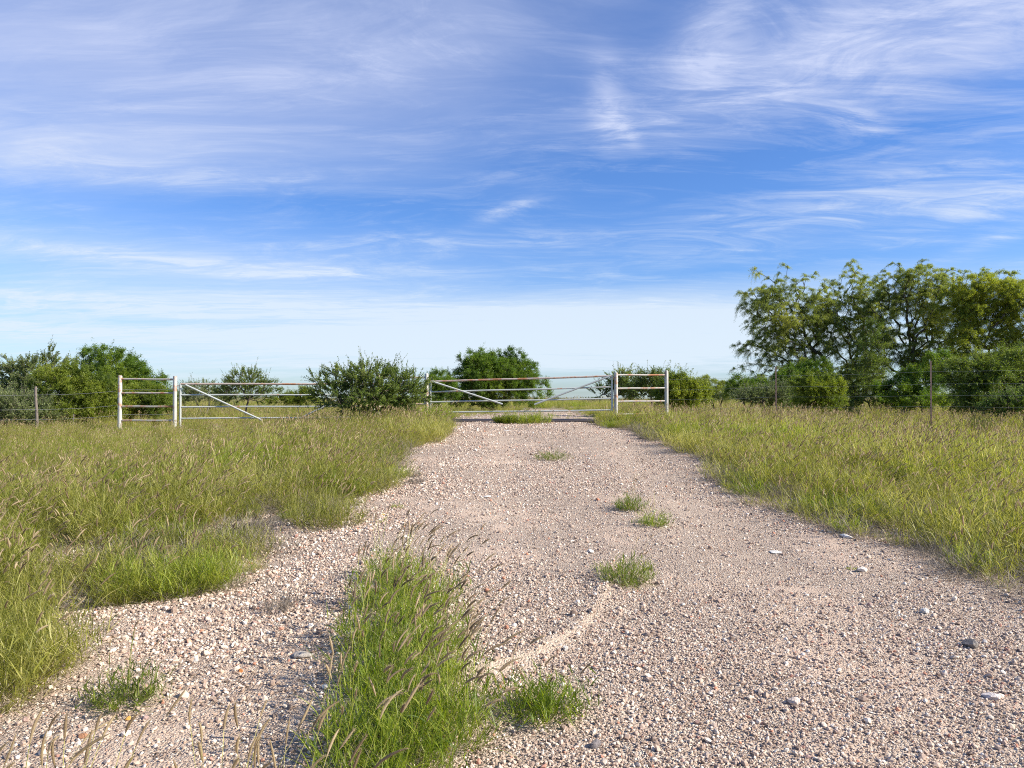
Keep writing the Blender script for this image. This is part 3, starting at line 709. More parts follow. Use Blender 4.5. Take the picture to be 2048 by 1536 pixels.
# grey dead tufts and thatch
for k, (px, py, rr, lab) in enumerate(((825, 955, .10, 'grey dead tuft on the gravel, nearest the left verge'), (560, 1222, .08, 'grey dead tuft in the shade left of the big clump'), (835, 968, .08, 'second grey dead tuft a step below the first one'))):
    x, y = G(px, py)
    clump('dead_tuft', lab, 'dead grass tuft', [(x, y, rr, 1)], dict(blades=200, h=.13, dry=.3, lean=1.2, w=.0014), 'dead tufts on the gravel', 60 + k, mats=[M_dead, M_dead, M_dead])
# yellow wildflower
x, y = G(765, 1048); z = float(road_z(np.array([x]), np.array([y]))[0])
fl = empty('wildflower', (x, y, z), 'tiny yellow wildflower on gravel behind the big centre clump', 'flower')
acc = Acc(); g = np.random.default_rng(3); p, a = roots_disc(g, 14, .015); blades(acc, g, p, a, .09, .0025, 0, (.2, 1.0), (.2, .8), 5); acc.build('stem', [M_bladeG, M_straw, M_head], fl)
acc = Acc()
for q in range(5):
    c = np.array([g.normal(0, .02), g.normal(0, .02), .07 + g.uniform(0, .02)])
    for s in range(6):
        a = s * 1.047; d = np.array([math.cos(a), math.sin(a), .3]); n_ = np.array([-math.sin(a), math.cos(a), 0])
        acc.add([c, c + d * .007 + n_ * .004, c + d * .014, c + d * .007 - n_ * .004], [[0, 1, 2, 3]])
acc.build('petals', plain('yellow_petal', (.75, .55, .05), .6, .1), fl)

# ------------------------------------------------------------------ single stones
def stone(px, py, size, col, label, flat=.6, seed=1):
    x, y = G(px, py); z = float(road_z(np.array([x]), np.array([y]))[0])
    m = plain('stone_surface', col, .9, .28, 2.4, 0, .9, 5)
    o = bpy.data.objects.new('stone', stone_mesh(seed, 2, flat, .45, m, .75)); C.objects.link(o)
    for q in o.data.polygons: q.use_smooth = False
    o.location = (x, y, z + size * flat * .35); o.scale = (size,) * 3; o.rotation_euler = (0, 0, seed * 1.3)
    tag(o, label, 'stone', 'larger stones on the driveway')
WH, OR, GY, PK = (.66, .62, .55), (.52, .20, .06), (.22, .195, .17), (.50, .34, .27)
for k, (px, py, s, c, fl_, lab) in enumerate([
    (393, 1328, .024, WH, .8, 'bright white stone casting a shadow, on the lower left gravel'),
    (485, 1347, .017, OR, .7, 'orange-red pebble a step right of the bright white stone'),
    (262, 1443, .018, (.78, .42, .10), .6, 'yellow-orange pebble just below the lone small tuft'),
    (176, 1480, .022, (.50, .25, .13), .6, 'rusty brown pebble near the bottom left corner'),
    (102, 1475, .022, WH, .8, 'white round stone near the bottom left corner'),
    (610, 1315, .060, (.42, .37, .31), .3, 'large flat pale grey stone in the shade left of the biggest clump'),
    (1933, 1297, .045, GY, .7, 'dark grey rounded stone alone at the right edge'),
    (1130, 1304, .022, WH, .9, 'white stone on the end of the pale bare ledge'),
    (1583, 1408, .035, (.66, .55, .46), .6, 'beige rounded stone lying in the lower right gravel'),
    (1690, 1078, .060, (.78, .75, .68), .35, 'flat white stone touching the light green tuft of the right verge'),
    (1722, 1145, .045, (.72, .65, .56), .6, 'pale tan stone beside the tiny ground weed'),
    (1548, 1103, .055, WH, .22, 'flat white slab flush with the gravel, left of the flat verge stone'),
    (1845, 1228, .030, WH, .7, 'white angular stone right of the sandy patch'),
    (1975, 1392, .05, (.66, .58, .52), .3, 'flat pale stone low at the right edge'),
    (1300, 1140, .028, (.26, .22, .20), .6, 'dark brown stone at the right side of the sprawling tuft'),
    (1190, 1498, .026, (.24, .21, .20), .8, 'dark grey stone at the bottom, right of the dark green tuft'),
    (1195, 1003, .030, (.62, .28, .16), .7, 'terracotta stone left of the tuft with fanned stalks'),
    (1015, 862, .10, WH, .2, 'flat white patch of rock near the cattle guard'),
    (975, 995, .06, WH, .25, 'low white rock in the middle of the drive'),
    (975, 968, .035, WH, .8, 'small white stone just above the low white rock'),
    (1180, 1110, .030, WH, .6, 'white stone in the middle of the drive near the sprawling tuft'),
    (60, 1442, .020, PK, .7, 'pinkish round pebble left of the white round stone')]):
    stone(px, py, s, c, lab, fl_, 70 + k)

# ------------------------------------------------------------------ pipe fence and gates
PR = .053
def post(parent, x, y, ztop, r=PR, mat=None, off=(0, 0, 0)):
    acc = Acc(); z0 = float(gz(x, y)) - .15
    zs = np.array([z0, z0 + .4, z0 + .8, ztop - .02, ztop - .008, ztop]); rs = np.array([r, r, r, r, r * .93, r * .72])
    P = np.stack([np.full(6, x - off[0]), np.full(6, y - off[1]), zs - off[2]], -1)
    tube(acc, P[None], rs[None], 18, 0, 0, True)
    return acc.build('post', mat or M_white, parent)
def at(px, d, py=HOR): return W(px, py, d)
DL, DM, DR = 20.5, 21.2, 21.2
def zpix(py, d): return EYE - (py - HOR) / F * d
def panel(label, pxa, da, topa, pxb, db, topb, rails_a, rails_b, rr=.026):
    xa, xb = (pxa - 1024) / F * da, (pxb - 1024) / F * db
    base = (xa, da, float(gz(xa, da)))
    root = empty('pipe_fence', base, label, 'fence', 'white pipe fence panels beside the gates')
    post(root, xa, da, zpix(topa, da), off=base); post(root, xb, db, zpix(topb, db), off=base)
    for k, (ya, yb) in enumerate(zip(rails_a, rails_b)):
        acc = Acc(); a = np.array([xa, da, zpix(ya, da)]) - base; b = np.array([xb, db, zpix(yb, db)]) - base
        d = norm(b - a); pipe(acc, a + d * PR * .9, b - d * PR * .9, rr, 12, 0, .004, 8)
        o = acc.build('rail', M_railp, root)
    return root, (xa, xb)
panel('white pipe panel of four rails at the left end of the gates', 240, DL + .1, 751, 350, DL, 752, (758, 786, 813, 841), (759, 786, 813, 841))
panel('short pipe panel between the two gates, mostly behind a bush', 757, DM - .2, 748, 853, DM, 747, (755, 782, 808, 834), (755, 782, 808, 834))
panel('white pipe panel at the right end of the gates beside a leafy shrub', 1232, DR, 745, 1333, DR + .5, 741, (750, 777, 803, 829), (750, 776, 802, 827))

def gate(label, A, B, tops, rails, braces, mtop):
    """A, B: (px, depth) of both stiles; rails: list of (ya, yb) pixel heights; braces: ((u0, row0),(u1,row1))"""
    a = np.array([(A[0] - 1024) / F * A[1], A[1]]); b = np.array([(B[0] - 1024) / F * B[1], B[1]])
    base = np.array([a[0], a[1], float(gz(a[0], a[1]))])
    root = empty('pipe_gate', tuple(base), label, 'gate', 'pipe gates across the drive')
    def pt(u, za, zb, dy=0): 
        q = a * (1 - u) + b * u; return np.array([q[0], q[1] + dy, za * (1 - u) + zb * u]) - base
    Z = [(zpix(ya, A[1]), zpix(yb, B[1])) for ya, yb in rails]
    for k, (za, zb) in enumerate(Z):
        acc = Acc(); pipe(acc, pt(0, za, zb), pt(1, za, zb), .025 if k == 0 else .021, 12, 0, .006, 14)
        acc.build('top_rail' if k == 0 else 'rail', mtop if k == 0 else M_gate, root)
    for u in (0, 1):
        acc = Acc(); za, zb = Z[0]; lo = Z[-1]
        pipe(acc, pt(u, za, zb) + (0, 0, .01), pt(u, *lo) - (0, 0, .02), .027, 12); acc.build('stile', M_gate, root)
    for (u0, f0), (u1, f1) in braces:
        def zz(u, f):
            t = Z[0][0] * (1 - u) + Z[0][1] * u; l = Z[-1][0] * (1 - u) + Z[-1][1] * u; return t * (1 - f) + l * f
        acc = Acc(); z0, z1 = zz(u0, f0), zz(u1, f1)
        pipe(acc, pt(u0, z0, z0, -.055), pt(u1, z1, z1, -.055), .024, 12); acc.build('brace', M_gate, root)
    return root, Z, a, b, base
g1 = gate('long pipe gate with rusty top rail, left of the bush', (361, DL), (748, DM - .3), None,
          [(768, 768), (790, 789), (814, 812), (837, 834), (860, 856)], [((.03, .02), (.42, .80)), ((.97, .02), (.62, .76))], M_gatetop)
g2 = gate('sagging pipe gate with rusty top rail above the cattle guard', (861, DM + .3), (1224, DR), None,
          [(763, 752), (784, 774), (804, 797), (825, 820)], [((.01, .0), (.40, .77)), ((.99, .0), (.575, .80))], M_gatetop)
# hinges and chain as parts of the gates
for (root, Z, a, b, base), px, d, side in ((g1, 350, DL, 0), (g2, 1232, DR, 1)):
    for row in (0, -1):
        q = a if side == 0 else b; z = Z[row][side]; acc = Acc()
        s = -1 if side == 0 else 1
        box(acc, np.array([q[0] + s * .06, q[1], z + (-.05 if row == 0 else .08)]) - base, (.06, .018, .014)); acc.build('hinge', M_gatetop, root)
acc = Acc(); root, Z, a, b, base = g2
tt = np.linspace(0, 1, 16); cx = a[0] - .02 - .10 * np.sin(tt * np.pi); cyy = a[1] - .12 * np.sin(tt * np.pi) ; cz = Z[1][0] - .02 - .10 * np.sin(tt * np.pi * 1)
tube(acc, (np.stack([cx, cyy, cz], -1) - base)[None], np.full((1, 16), .009), 6, 0, 0); acc.build('chain', M_guard, root)

# cattle guard
x0, x1, yg = -1.75, 2.25, 20.75
zg = float(gz(0, yg)) + .025
cg = empty('cattle_guard', (0.25, yg, zg), 'rusty dark pipe cattle guard across the drive under the gate', 'cattle guard')
for k in range(7):
    acc = Acc(); yy = yg + k * .27
    pipe(acc, (x0 - .25, yy - yg, -.005), (x1 - .25, yy - yg, .0), .036, 12); acc.build('bar', M_guard, cg)
for xx in (x0, (x0 + x1) / 2, x1):
    acc = Acc(); box(acc, (xx - .25, .8, -.08), (.05, .95, .035)); acc.build('beam', M_guard, cg)

# wire fences
def wire(parent, a, b, off, sag=.03, r=.0035, n=14):
    t = np.linspace(0, 1, n); a = np.array(a, float); b = np.array(b, float)
    P = a[None] * (1 - t[:, None]) + b[None] * t[:, None]; P[:, 2] -= sag * np.sin(t * np.pi)
    acc = Acc(); tube(acc, (P - np.array(off))[None], np.full((1, n), r), 5, 0, 0); acc.build('wire', M_wire, parent)
# left: wooden post + wires running on past the frame
px0, d0 = 73, 20.6; xw = (px0 - 1024) / F * d0; zb = float(gz(xw, d0)); base = (xw, d0, zb)
wf = empty('wire_fence', base, 'strand wire fence on a rough grey post in front of the left thicket', 'fence')
acc = Acc(); n = 8; t = np.linspace(0, 1, n); top = zpix(773, d0) - zb
P = np.stack([.02 * np.sin(t * 5), .01 * np.cos(t * 4), -.1 + t * (top + .1)], -1); tube(acc, P[None], np.interp(t, [0, 1], [.04, .032])[None], 10, 0, 0, True)
acc.build('post', plain('old_post_wood', (.17, .14, .115), .9, .35, 5, 0, .7, 14), wf)
xp = (240 - 1024) / F * DL
for ypx in (790, 819, 839):
    wire(wf, (xw, d0 - .05, zpix(ypx, d0)), (-20.5, 19.0, zpix(ypx + 3, 19)), base); wire(wf, (xp, DL + .1, zpix(ypx - 9, DL)), (xw, d0 - .05, zpix(ypx, d0)), base)
wire(wf, (xp, DL + .1, zpix(829, DL)), ((350 - 1024) / F * DL, DL, zpix(829, DL)), base, .01); wire(wf, (xp, DL + .1, zpix(779, DL)), ((350 - 1024) / F * DL, DL, zpix(779, DL)), base, .01)
xs_, ds_ = (147 - 1024) / F * 20.9, 20.9; acc = Acc(); z_ = float(gz(xs_, ds_)); pipe(acc, np.array([xs_, ds_, z_ - .1]) - base, np.array([xs_ + .01, ds_, zpix(828, ds_)]) - base, .018, 8); acc.build('stay', M_barkg, wf)
# right: T-posts
tp = [((1552 - 1024) / F * 21.0, 21.0, 733), ((1862 - 1024) / F * 18.6, 18.6, 722), ((2190 - 1024) / F * 16.6, 16.6, 712)]
base = (tp[0][0], tp[0][1], float(gz(tp[0][0], tp[0][1])))
rf = empty('wire_fence', base, 'thin wire fence on brown steel T-posts in front of the mesquites', 'fence')
ends = [((1333 - 1024) / F * (DR + .5), DR + .5)] + [(a, b) for a, b, _ in tp]
for (x, y, ty) in tp:
    acc = Acc(); zt = zpix(ty, y); zb = float(gz(x, y)) - .1
    box(acc, np.array([x, y, (zt + zb) / 2]) - base, (.020, .004, (zt - zb) / 2)); box(acc, np.array([x, y + .019, (zt + zb) / 2]) - base, (.004, .015, (zt - zb) / 2 - .003))
    for s in range(12):
        box(acc, np.array([x, y - .008, zb + .35 + s * .1]) - base, (.007, .004, .006))
    acc.build('post', M_tpost, rf)
tops = [zpix(741, DR + .5)] + [zpix(t_, y_) for _, y_, t_ in tp]
for f_ in (.22, .48, .72, .95):
    for i in range(3):
        (xa, ya), (xb, yb) = ends[i], ends[i + 1]
        wire(rf, (xa, ya - .03, tops[i] - f_ * 1.15), (xb, yb - .03, tops[i + 1] - f_ * 1.15), base, .02, .0019)

# ------------------------------------------------------------------ shrubs and trees
def skeleton(root, A, bf):
    N = len(A) + 1; P = np.vstack([root[None], A]); par = np.full(N, -1); path = np.zeros(N)
    cost = np.linalg.norm(A - root, axis=1) * (1 + bf); bp = np.zeros(len(A), int); done = np.zeros(len(A), bool); order = []
    for _ in range(len(A)):
        c = np.where(done, 1e9, cost); j = int(np.argmin(c)); done[j] = True; par[j + 1] = bp[j]
        path[j + 1] = path[bp[j]] + np.linalg.norm(P[j + 1] - P[bp[j]]); order.append(j + 1)
        d = np.linalg.norm(A - A[j], axis=1); nc = d + bf * (path[j + 1] + d); up = nc < cost; cost[up] = nc[up]; bp[up] = j + 1
    return P, par, order
def plant(name, label, cat, d, root_px, blobs, style, group=None, seed=0, n_att=260, parts=('trunk', 'crown'), depth=.8, barkm=None):
    g = np.random.default_rng(seed + 500); st = STYLES[style]
    k = d / F; rx = (root_px - 1024) * k
    root = np.array([rx, d, float(gz(rx, d))])
    # attractor points inside the crown lobes
    vol = np.array([b[2] * b[3] * b[2] for b in blobs], float); cnt = np.maximum(4, (vol / vol.sum() * n_att)).astype(int)
    pts = []; cen = []; 
    for (bx, by, brx, bry), c in zip(blobs, cnt):
        q = norm(g.normal(size=(c * 2, 3))) * (g.uniform(.15, 1, (c * 2, 1)) ** .45)
        keep = (wob(q[:, 0] * 2 + bx, q[:, 2] * 2 + q[:, 1] * 2, 1.6, seed) > -.24); q = q[keep][:c]
        off = g.normal(0, .25) * brx * k * depth
        ctr = np.array([(bx - 1024) * k, d + off, EYE - (by - HOR) * k])
        pts.append(ctr + q * np.array([brx * k, brx * k * depth, bry * k])); cen.append(np.repeat(ctr[None], len(q), 0))
    A = np.vstack(pts); CE = np.vstack(cen)
    zmin = gz(A[:, 0], A[:, 1]) + .12; A[:, 2] = np.maximum(A[:, 2], zmin + g.uniform(0, .15, len(A)))
    P, par, order = skeleton(root, A, st['bf'])
    n = len(P); r = np.zeros(n); acc_r = np.zeros(n); p = 2.35
    for i in reversed(order):
        r[i] = max(st['tip'], acc_r[i] ** (1 / p)); acc_r[par[i]] += r[i] ** p
    r[0] = acc_r[0] ** (1 / p)
    o = np.array(order); a, b = P[par[o]], P[o]; L = np.linalg.norm(b - a, axis=1)
    K = 4; t = np.linspace(0, 1, K)
    bow = norm(g.normal(size=(len(o), 3))) * (L * st['wiggle'])[:, None]; bow[:, 2] = bow[:, 2] * .5 + L * st['arch']
    Cc = a[:, None] * (1 - t[None, :, None]) + b[:, None] * t[None, :, None] + bow[:, None] * (np.sin(t * np.pi))[None, :, None]
    ra = np.minimum(r[par[o]], r[o] * 1.5); Rd = ra[:, None] * (1 - t[None]) + r[o][:, None] * t[None]
    wood = Acc(); tube(wood, Cc - root, Rd * st.get('rscale', 1), 6, 0, 0)
    # twigs
    m = st['twigs']; idx = np.repeat(o, m); A2 = P[idx]; pd = norm(P[idx] - P[par[idx]]); ce = CE[idx - 1]
    outw = norm(A2 - ce)
    D = norm(pd * st['follow'] + outw * st['out'] + norm(g.normal(size=A2.shape)) * st['rand'] + np.array([0, 0, st['up']]))
    TL = st['tl'] * g.uniform(.45, 1.25, len(idx)); 
    if st.get('sprig'):   # a few long shoots that break the outline
        lng = g.uniform(0, 1, len(idx)) < st['sprig']; TL = np.where(lng, TL * st.get('sprig_len', 2.2), TL); D = np.where(lng[:, None], norm(D + np.array([0, 0, 1.2])), D)
    K2 = 4; t2 = np.linspace(0, 1, K2)
    def on(tt, ii): 
        q = A2[ii] + D[ii] * (TL[ii] * tt)[:, None]; q[:, 2] -= st['droop'] * TL[ii] * tt ** 2; return q
    TC = A2[:, None] + D[:, None] * (TL[:, None] * t2[None])[..., None]; TC[..., 2] -= st['droop'] * TL[:, None] * t2[None] ** 2
    sub = g.uniform(0, 1, len(idx)) < st.get('twigshow', .6)
    tube(wood, TC[sub] - root, np.full((int(sub.sum()), K2), st['twr']) * np.linspace(1, .5, K2)[None], 3, 0, 0)
    # leaves
    nl = st['leaves']; ii = np.repeat(np.arange(len(idx)), nl); lens = np.clip(TL[ii] / st['tl'], .6, 2)
    tt = g.uniform(.05, 1, len(ii)); B = on(tt, ii)
    tang = norm(D[ii] + np.array([0, 0, -1.0]) * (2 * st['droop'] * tt)[:, None])
    ld = norm(tang * st['lfol'] + norm(g.normal(size=B.shape)) * .8 + np.array([0, 0, -st['ldroop']]))
    ll = st['ll'] * g.uniform(.6, 1.3, len(ii)); lw = st['lw'] * g.uniform(.6, 1.3, len(ii))
    B = B + norm(g.normal(size=B.shape)) * st.get('scat', .02)
    side = norm(np.cross(ld, norm(g.normal(size=B.shape))))
    mid = B + ld * (ll * .5)[:, None]; tip = B + ld * ll[:, None]
    V = np.stack([B, mid - side * lw[:, None] / 2, tip, mid + side * lw[:, None] / 2], 1).reshape(-1, 3) - root
    tw = g.uniform(0, 1, len(idx)); nodev = wob(A2[:, 0], A2[:, 1] + A2[:, 2] * 1.3, 2.2 / max(.6, k * 40), seed + 9)
    tint = np.clip(.5 + .35 * nodev[ii] * 1.2 + .25 * (tw[ii] - .5) + g.normal(0, .12, len(ii)), 0, 1)
    lv = Acc(); lv.add(V, np.arange(len(V)).reshape(-1, 4), np.repeat(tint, 4), 0, False)
    e = empty(name, tuple(root), label, cat, group)
    wood.build(parts[0], barkm or M_bark, e); lv.build(parts[1], st['mat'], e)
    return e
LM = leaf_mat
STYLES = {
 'mesquite': dict(rscale=1.35, bf=.6, tip=.0075, wiggle=.10, arch=.02, twigs=9, follow=.45, out=.45, rand=.75, up=.25, tl=.36, droop=.75, twr=.004, twigshow=.6, leaves=40, lfol=.3, ldroop=.9, ll=.050, lw=.0125, scat=.045,
                  mat=LM('mesquite_leaf', (.10, .14, .03), (.23, .28, .052), (.42, .43, .09), .55)),
 'mesquite_y': dict(bf=.45, tip=.006, wiggle=.10, arch=.02, twigs=10, follow=.45, out=.45, rand=.75, up=.3, tl=.38, droop=.6, twr=.004, twigshow=.5, leaves=46, lfol=.3, ldroop=.8, ll=.052, lw=.0145, scat=.045,
                  mat=LM('yellow_mesquite_leaf', (.12, .165, .024), (.28, .32, .04), (.48, .46, .065), .55)),
 'dense': dict(bf=.4, tip=.006, wiggle=.1, arch=.0, twigs=12, follow=.2, out=.6, rand=.9, up=.3, tl=.30, droop=.15, twr=.004, twigshow=.3, leaves=34, lfol=.5, ldroop=.0, ll=.045, lw=.022, scat=.05, sprig=.03, sprig_len=1.6,
                  mat=LM('dense_leaf', (.045, .095, .014), (.125, .205, .022), (.26, .32, .04), .44)),
 'huisache': dict(bf=.35, tip=.004, wiggle=.12, arch=.0, twigs=10, follow=.4, out=.6, rand=.7, up=.4, tl=.28, droop=.2, twr=.003, twigshow=.5, leaves=30, lfol=.4, ldroop=.1, ll=.045, lw=.018, scat=.03, sprig=.09, sprig_len=1.9,
                  mat=LM('huisache_leaf', (.065, .11, .015), (.175, .225, .026), (.33, .36, .05), .45)),
 'acacia': dict(bf=.4, tip=.005, wiggle=.1, arch=.02, twigs=10, follow=.5, out=.6, rand=.55, up=.1, tl=.42, droop=.25, twr=.004, twigshow=.7, leaves=30, lfol=.3, ldroop=.2, ll=.05, lw=.016, scat=.03, sprig=.03, sprig_len=1.5,
                  mat=LM('acacia_leaf', (.05, .09, .014), (.135, .19, .028), (.29, .33, .055), .46)),
 'spiky': dict(bf=.5, tip=.005, wiggle=.08, arch=.0, twigs=6, follow=.6, out=.7, rand=.45, up=.5, tl=.30, droop=.05, twr=.004, twigshow=1, leaves=26, lfol=.6, ldroop=.0, ll=.035, lw=.020, scat=.014, sprig=.05, sprig_len=1.9,
                  mat=LM('blackbrush_leaf', (.055, .10, .02), (.145, .205, .036), (.28, .32, .065), .4)),
 'greyspiky': dict(bf=.5, tip=.005, wiggle=.08, arch=.0, twigs=6, follow=.6, out=.7, rand=.45, up=.5, tl=.30, droop=.05, twr=.005, twigshow=1, leaves=28, lfol=.6, ldroop=.0, ll=.045, lw=.024, scat=.018, sprig=.04, sprig_len=1.7,
                  mat=LM('greyish_leaf', (.055, .09, .02), (.14, .185, .045), (.28, .31, .09), .34)),
 'sparse': dict(bf=.5, tip=.005, wiggle=.12, arch=.0, twigs=6, follow=.5, out=.6, rand=.6, up=.4, tl=.35, droop=.1, twr=.0035, twigshow=1, leaves=26, lfol=.5, ldroop=.0, ll=.04, lw=.02, scat=.02, sprig=.06,
                  mat=LM('sparse_leaf', (.08, .115, .035), (.165, .205, .065), (.28, .31, .11), .35)),
}
sh = ('branches', 'foliage')
GL, GR = 'shrubs in the left thicket', 'mesquite trees at the right'
plant('shrub', 'shrub cut by the left edge of the photo, behind the wire fence', 'shrub', 27, -70, [(-70, 770, 90, 60), (-110, 800, 60, 50), (-40, 745, 50, 30)], 'spiky', GL, 1, 260, sh)
plant('shrub', 'grey-green shrub with upright spiky shoots at the far left', 'shrub', 25, 60, [(40, 755, 60, 36), (85, 745, 55, 34), (20, 790, 60, 40), (90, 715, 20, 20), (30, 720, 18, 16), (140, 750, 40, 28), (100, 790, 60, 40)], 'greyspiky', GL, 2, 460, sh, barkm=M_barkg)
plant('shrub', 'feathery yellow-green shrub right of the rough grey fence post', 'shrub', 23, 160, [(150, 785, 75, 48), (120, 760, 50, 32), (195, 800, 55, 40), (165, 825, 70, 25)], 'huisache', GL, 3, 360, sh)
plant('tree', 'rounded dark green tree rising behind the left thicket', 'tree', 31, 220, [(195, 735, 42, 42), (235, 735, 45, 34), (275, 755, 40, 30), (180, 715, 24, 22), (225, 775, 80, 40), (315, 775, 30, 24), (300, 795, 50, 28)], 'dense', GL, 4, 420)
plant('shrub', 'low tangled bush with grey twigs at the foot of the rough grey fence post', 'shrub', 22, 50, [(30, 820, 55, 30), (75, 825, 50, 26), (-10, 815, 45, 30)], 'sparse', GL, 5, 260, sh, barkm=M_barkg)
plant('shrub', 'olive shrub seen through the left pipe panel', 'shrub', 24, 285, [(280, 800, 45, 30), (315, 805, 40, 26), (245, 810, 40, 30)], 'huisache', GL, 6, 220, sh)
plant('shrub', 'dark shrub with spiky top behind the left gate', 'shrub', 30, 490, [(490, 762, 44, 20), (470, 785, 45, 22), (515, 780, 42, 24), (495, 750, 20, 10)], 'spiky', None, 7, 220, sh)
plant('shrub', 'pale sparse bush behind the hinge end of the left gate', 'shrub', 33, 405, [(400, 785, 42, 16), (360, 790, 30, 16), (440, 795, 40, 14)], 'sparse', None, 8, 160, sh, barkm=M_barkg)
plant('shrub', 'small bright green bush low behind the left gate, beside the big dark bush', 'shrub', 36, 600, [(600, 795, 36, 13), (565, 800, 30, 9), (612, 782, 14, 10)], 'huisache', None, 9, 130, sh)
plant('shrub', 'big dark bush with spiky shoots growing across the gate rails', 'shrub', 19.6, 740, [(740, 785, 95, 30), (690, 765, 55, 26), (760, 760, 60, 28), (815, 768, 42, 28), (655, 790, 36, 24), (735, 810, 95, 16), (640, 760, 20, 10), (730, 745, 50, 16), (835, 795, 30, 24)], 'spiky', None, 10, 460, sh)
plant('tree', 'dense round-crowned green tree alone behind the right gate', 'tree', 38, 985, [(980, 738, 58, 34), (925, 762, 44, 34), (1035, 755, 48, 36), (1068, 785, 36, 32), (985, 775, 80, 40), (910, 785, 34, 26), (955, 725, 40, 26), (1010, 722, 44, 26), (1050, 745, 34, 26), (985, 750, 80, 40)], 'dense', None, 11, 900)
plant('shrub', 'small dark bush in the gap left of the round-crowned tree', 'shrub', 36, 880, [(880, 760, 26, 20), (895, 780, 24, 20), (865, 790, 24, 20)], 'dense', None, 12, 120, sh)
plant('shrub', 'spiky dark bush behind the hinge post of the right gate', 'shrub', 27, 1235, [(1240, 760, 26, 18), (1225, 780, 34, 14), (1250, 745, 12, 12), (1200, 788, 20, 9), (1265, 780, 26, 16)], 'spiky', None, 13, 180, sh)
plant('shrub', 'airy bush behind the right pipe panel', 'shrub', 26, 1300, [(1300, 760, 30, 18), (1290, 782, 34, 16), (1330, 770, 26, 20)], 'spiky', None, 14, 190, sh)
plant('shrub', 'leafy green shrub growing round the last white post at the right', 'shrub', 22.6, 1365, [(1360, 775, 32, 22), (1385, 790, 32, 18), (1345, 762, 14, 12), (1340, 790, 26, 18)], 'huisache', None, 15, 200, sh)
plant('shrub', 'pale feathery bush on the skyline between the pipe fence and the mesquites', 'shrub', 40, 1430, [(1420, 770, 34, 18), (1395, 775, 26, 16), (1455, 775, 26, 16), (1420, 788, 50, 12)], 'mesquite', None, 16, 200, sh)
plant('shrub', 'low dark bush with bare grey twigs left of the first T-post', 'shrub', 33, 1500, [(1495, 780, 42, 16), (1530, 785, 30, 18), (1475, 768, 22, 12)], 'dense', None, 17, 150, sh, barkm=M_barkg)
plant('shrub', 'grey leafless tangle under the leaning mesquite', 'shrub', 29, 1530, [(1525, 792, 40, 14), (1560, 788, 30, 16), (1495, 796, 30, 8)], 'sparse', None, 18, 170, sh, barkm=M_barkg)
plant('shrub', 'bright yellow-green bush in front of the leaning mesquite trunk', 'shrub', 27, 1635, [(1635, 785, 40, 26), (1610, 770, 24, 18), (1665, 775, 24, 22), (1645, 800, 46, 16)], 'huisache', None, 19, 240, sh)
plant('mesquite_tree', 'airy mesquite with leaning dark trunk, leftmost of the mesquites', 'tree', 36, 1672,
      [(1560, 585, 48, 36), (1615, 575, 42, 36), (1515, 610, 32, 34), (1530, 650, 42, 34), (1585, 640, 55, 40), (1640, 620, 40, 44), (1520, 705, 36, 22), (1570, 710, 55, 30), (1630, 690, 45, 36), (1512, 545, 10, 16), (1570, 545, 18, 20), (1500, 690, 20, 14), (1590, 750, 60, 22), (1560, 620, 60, 50), (1610, 660, 60, 50), (1540, 680, 50, 30), (1530, 745, 40, 26), (1620, 740, 60, 34), (1500, 600, 26, 30), (1494, 688, 24, 20), (1492, 738, 22, 14), (1665, 620, 34, 50)], 'mesquite', GR, 20, 900)
plant('mesquite_tree', 'slender upright mesquite second from the left', 'tree', 37, 1700,
      [(1705, 545, 22, 22), (1700, 580, 38, 32), (1730, 560, 16, 16), (1690, 630, 42, 40), (1725, 650, 45, 45), (1700, 700, 50, 40), (1720, 750, 55, 30), (1665, 600, 30, 40), (1740, 600, 40, 40), (1700, 755, 60, 34), (1660, 660, 40, 50), (1760, 640, 40, 50), (1700, 520, 12, 12)], 'mesquite', GR, 21, 700)
plant('mesquite_tree', 'wide forked mesquite third from the left with bare inner limbs', 'tree', 35, 1800,
      [(1790, 570, 40, 34), (1840, 560, 40, 34), (1870, 545, 24, 22), (1770, 610, 40, 36), (1820, 620, 50, 44), (1880, 600, 45, 45), (1760, 670, 40, 34), (1850, 680, 55, 44), (1800, 730, 50, 30), (1760, 560, 18, 18), (1800, 530, 14, 12), (1850, 528, 20, 14), (1830, 580, 60, 50), (1900, 570, 40, 36), (1800, 690, 50, 40), (1860, 740, 60, 34), (1900, 660, 50, 60), (1745, 700, 40, 50)], 'mesquite', GR, 22, 940)
plant('mesquite_tree', 'yellow-leaved dense mesquite at the right edge', 'tree', 33, 1985,
      [(1950, 575, 45, 32), (2000, 590, 50, 34), (2045, 580, 45, 30), (1920, 620, 45, 40), (1975, 640, 60, 46), (2040, 650, 60, 50), (1930, 690, 45, 40), (2000, 710, 70, 44), (1905, 575, 24, 28), (1960, 552, 30, 18), (2020, 556, 30, 18), (1980, 600, 70, 46)], 'mesquite_y', GR, 23, 800)
plant('mesquite_tree', 'mesquite mostly beyond the right edge of the photo', 'tree', 32, 2140,
      [(2110, 600, 55, 50), (2170, 620, 60, 60), (2120, 680, 70, 55), (2190, 720, 60, 50)], 'mesquite_y', GR, 24, 320)
plant('shrub', 'dark green upright bush inside the mesquite group', 'shrub', 32.5, 1745, [(1745, 690, 24, 42), (1740, 740, 36, 34), (1730, 775, 54, 26), (1750, 655, 12, 22), (1720, 798, 70, 16)], 'acacia', None, 25, 200, sh)
plant('shrub', 'dark undergrowth bush beneath the second mesquite', 'shrub', 33, 1600, [(1600, 760, 50, 30), (1555, 775, 44, 26), (1640, 740, 34, 26), (1600, 795, 80, 18)], 'dense', None, 26, 240, sh)
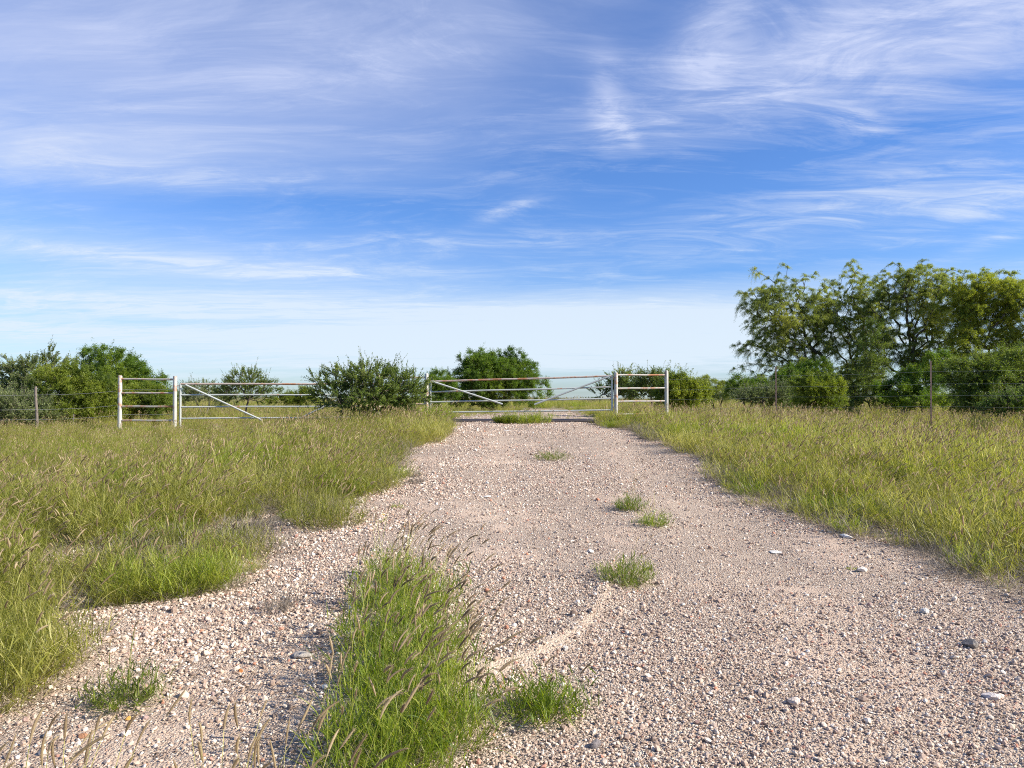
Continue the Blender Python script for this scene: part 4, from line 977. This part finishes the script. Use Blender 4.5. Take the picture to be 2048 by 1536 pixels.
plant('shrub', 'dark bush beneath the forked mesquite, behind the second T-post', 'shrub', 31, 1850, [(1850, 760, 50, 30), (1800, 785, 55, 22), (1885, 730, 34, 26), (1830, 800, 80, 16)], 'dense', None, 27, 240, sh)
plant('shrub', 'large spreading dark green bush in the lower right corner of the thicket', 'shrub', 23, 1975, [(1960, 750, 70, 34), (2020, 735, 60, 36), (1925, 780, 55, 30), (2000, 790, 80, 34), (2070, 760, 50, 50), (1900, 745, 32, 12)], 'acacia', None, 28, 560, sh)
plant('shrub', 'low shrub at the right edge where the grass ends', 'shrub', 18.5, 2040, [(2030, 808, 50, 14), (1990, 818, 34, 9), (2080, 800, 50, 20)], 'spiky', None, 29, 160, sh)

# small weed mound at the gate
clump('weed', 'small dark green leafy weed on the gravel under the right gate', 'weed', [(-.15, 20.15, .16, 1), (-.3, 20.2, .14, .8), (-.02, 20.2, .14, .8)],
      dict(blades=420, h=.26, dry=.1, w=.006, lean=.8), None, 41, mats=[M_bladeD, M_straw, M_head])

# far low brush on the skyline: one mass of bushes nobody could count
acc = Acc(); g = np.random.default_rng(77)
n = 130000; bx = g.uniform(-170, 170, n // 100); by = g.uniform(110, 165, n // 100); bh = g.uniform(.4, 1.15, n // 100) + .9 * sstep(30, 70, np.abs(bx)); bw = g.uniform(.8, 2.4, n // 100)
ii = np.repeat(np.arange(n // 100), 100)
q = norm(g.normal(size=(len(ii), 3))) * g.uniform(.3, 1, (len(ii), 1)) ** .5
ctr = np.stack([bx[ii] + q[:, 0] * bw[ii], by[ii] + q[:, 1] * bw[ii], gz(bx[ii], by[ii]) + bh[ii] * (.45 + .55 * q[:, 2])], -1)
d1 = norm(g.normal(size=ctr.shape)) * .16; d2 = norm(g.normal(size=ctr.shape)) * .12
acc.add(np.stack([ctr - d1, ctr + d2, ctr + d1, ctr - d2], 1).reshape(-1, 3), np.arange(len(ctr) * 4).reshape(-1, 4), np.repeat(np.clip(g.normal(.5, .25, len(ctr)), 0, 1), 4), 0, False)
tl = acc.build('treeline', LM('far_brush', (.05, .075, .03), (.09, .12, .05), (.15, .17, .07), .2)); tag(tl, 'low distant brush along the skyline', 'brush', kind='stuff')
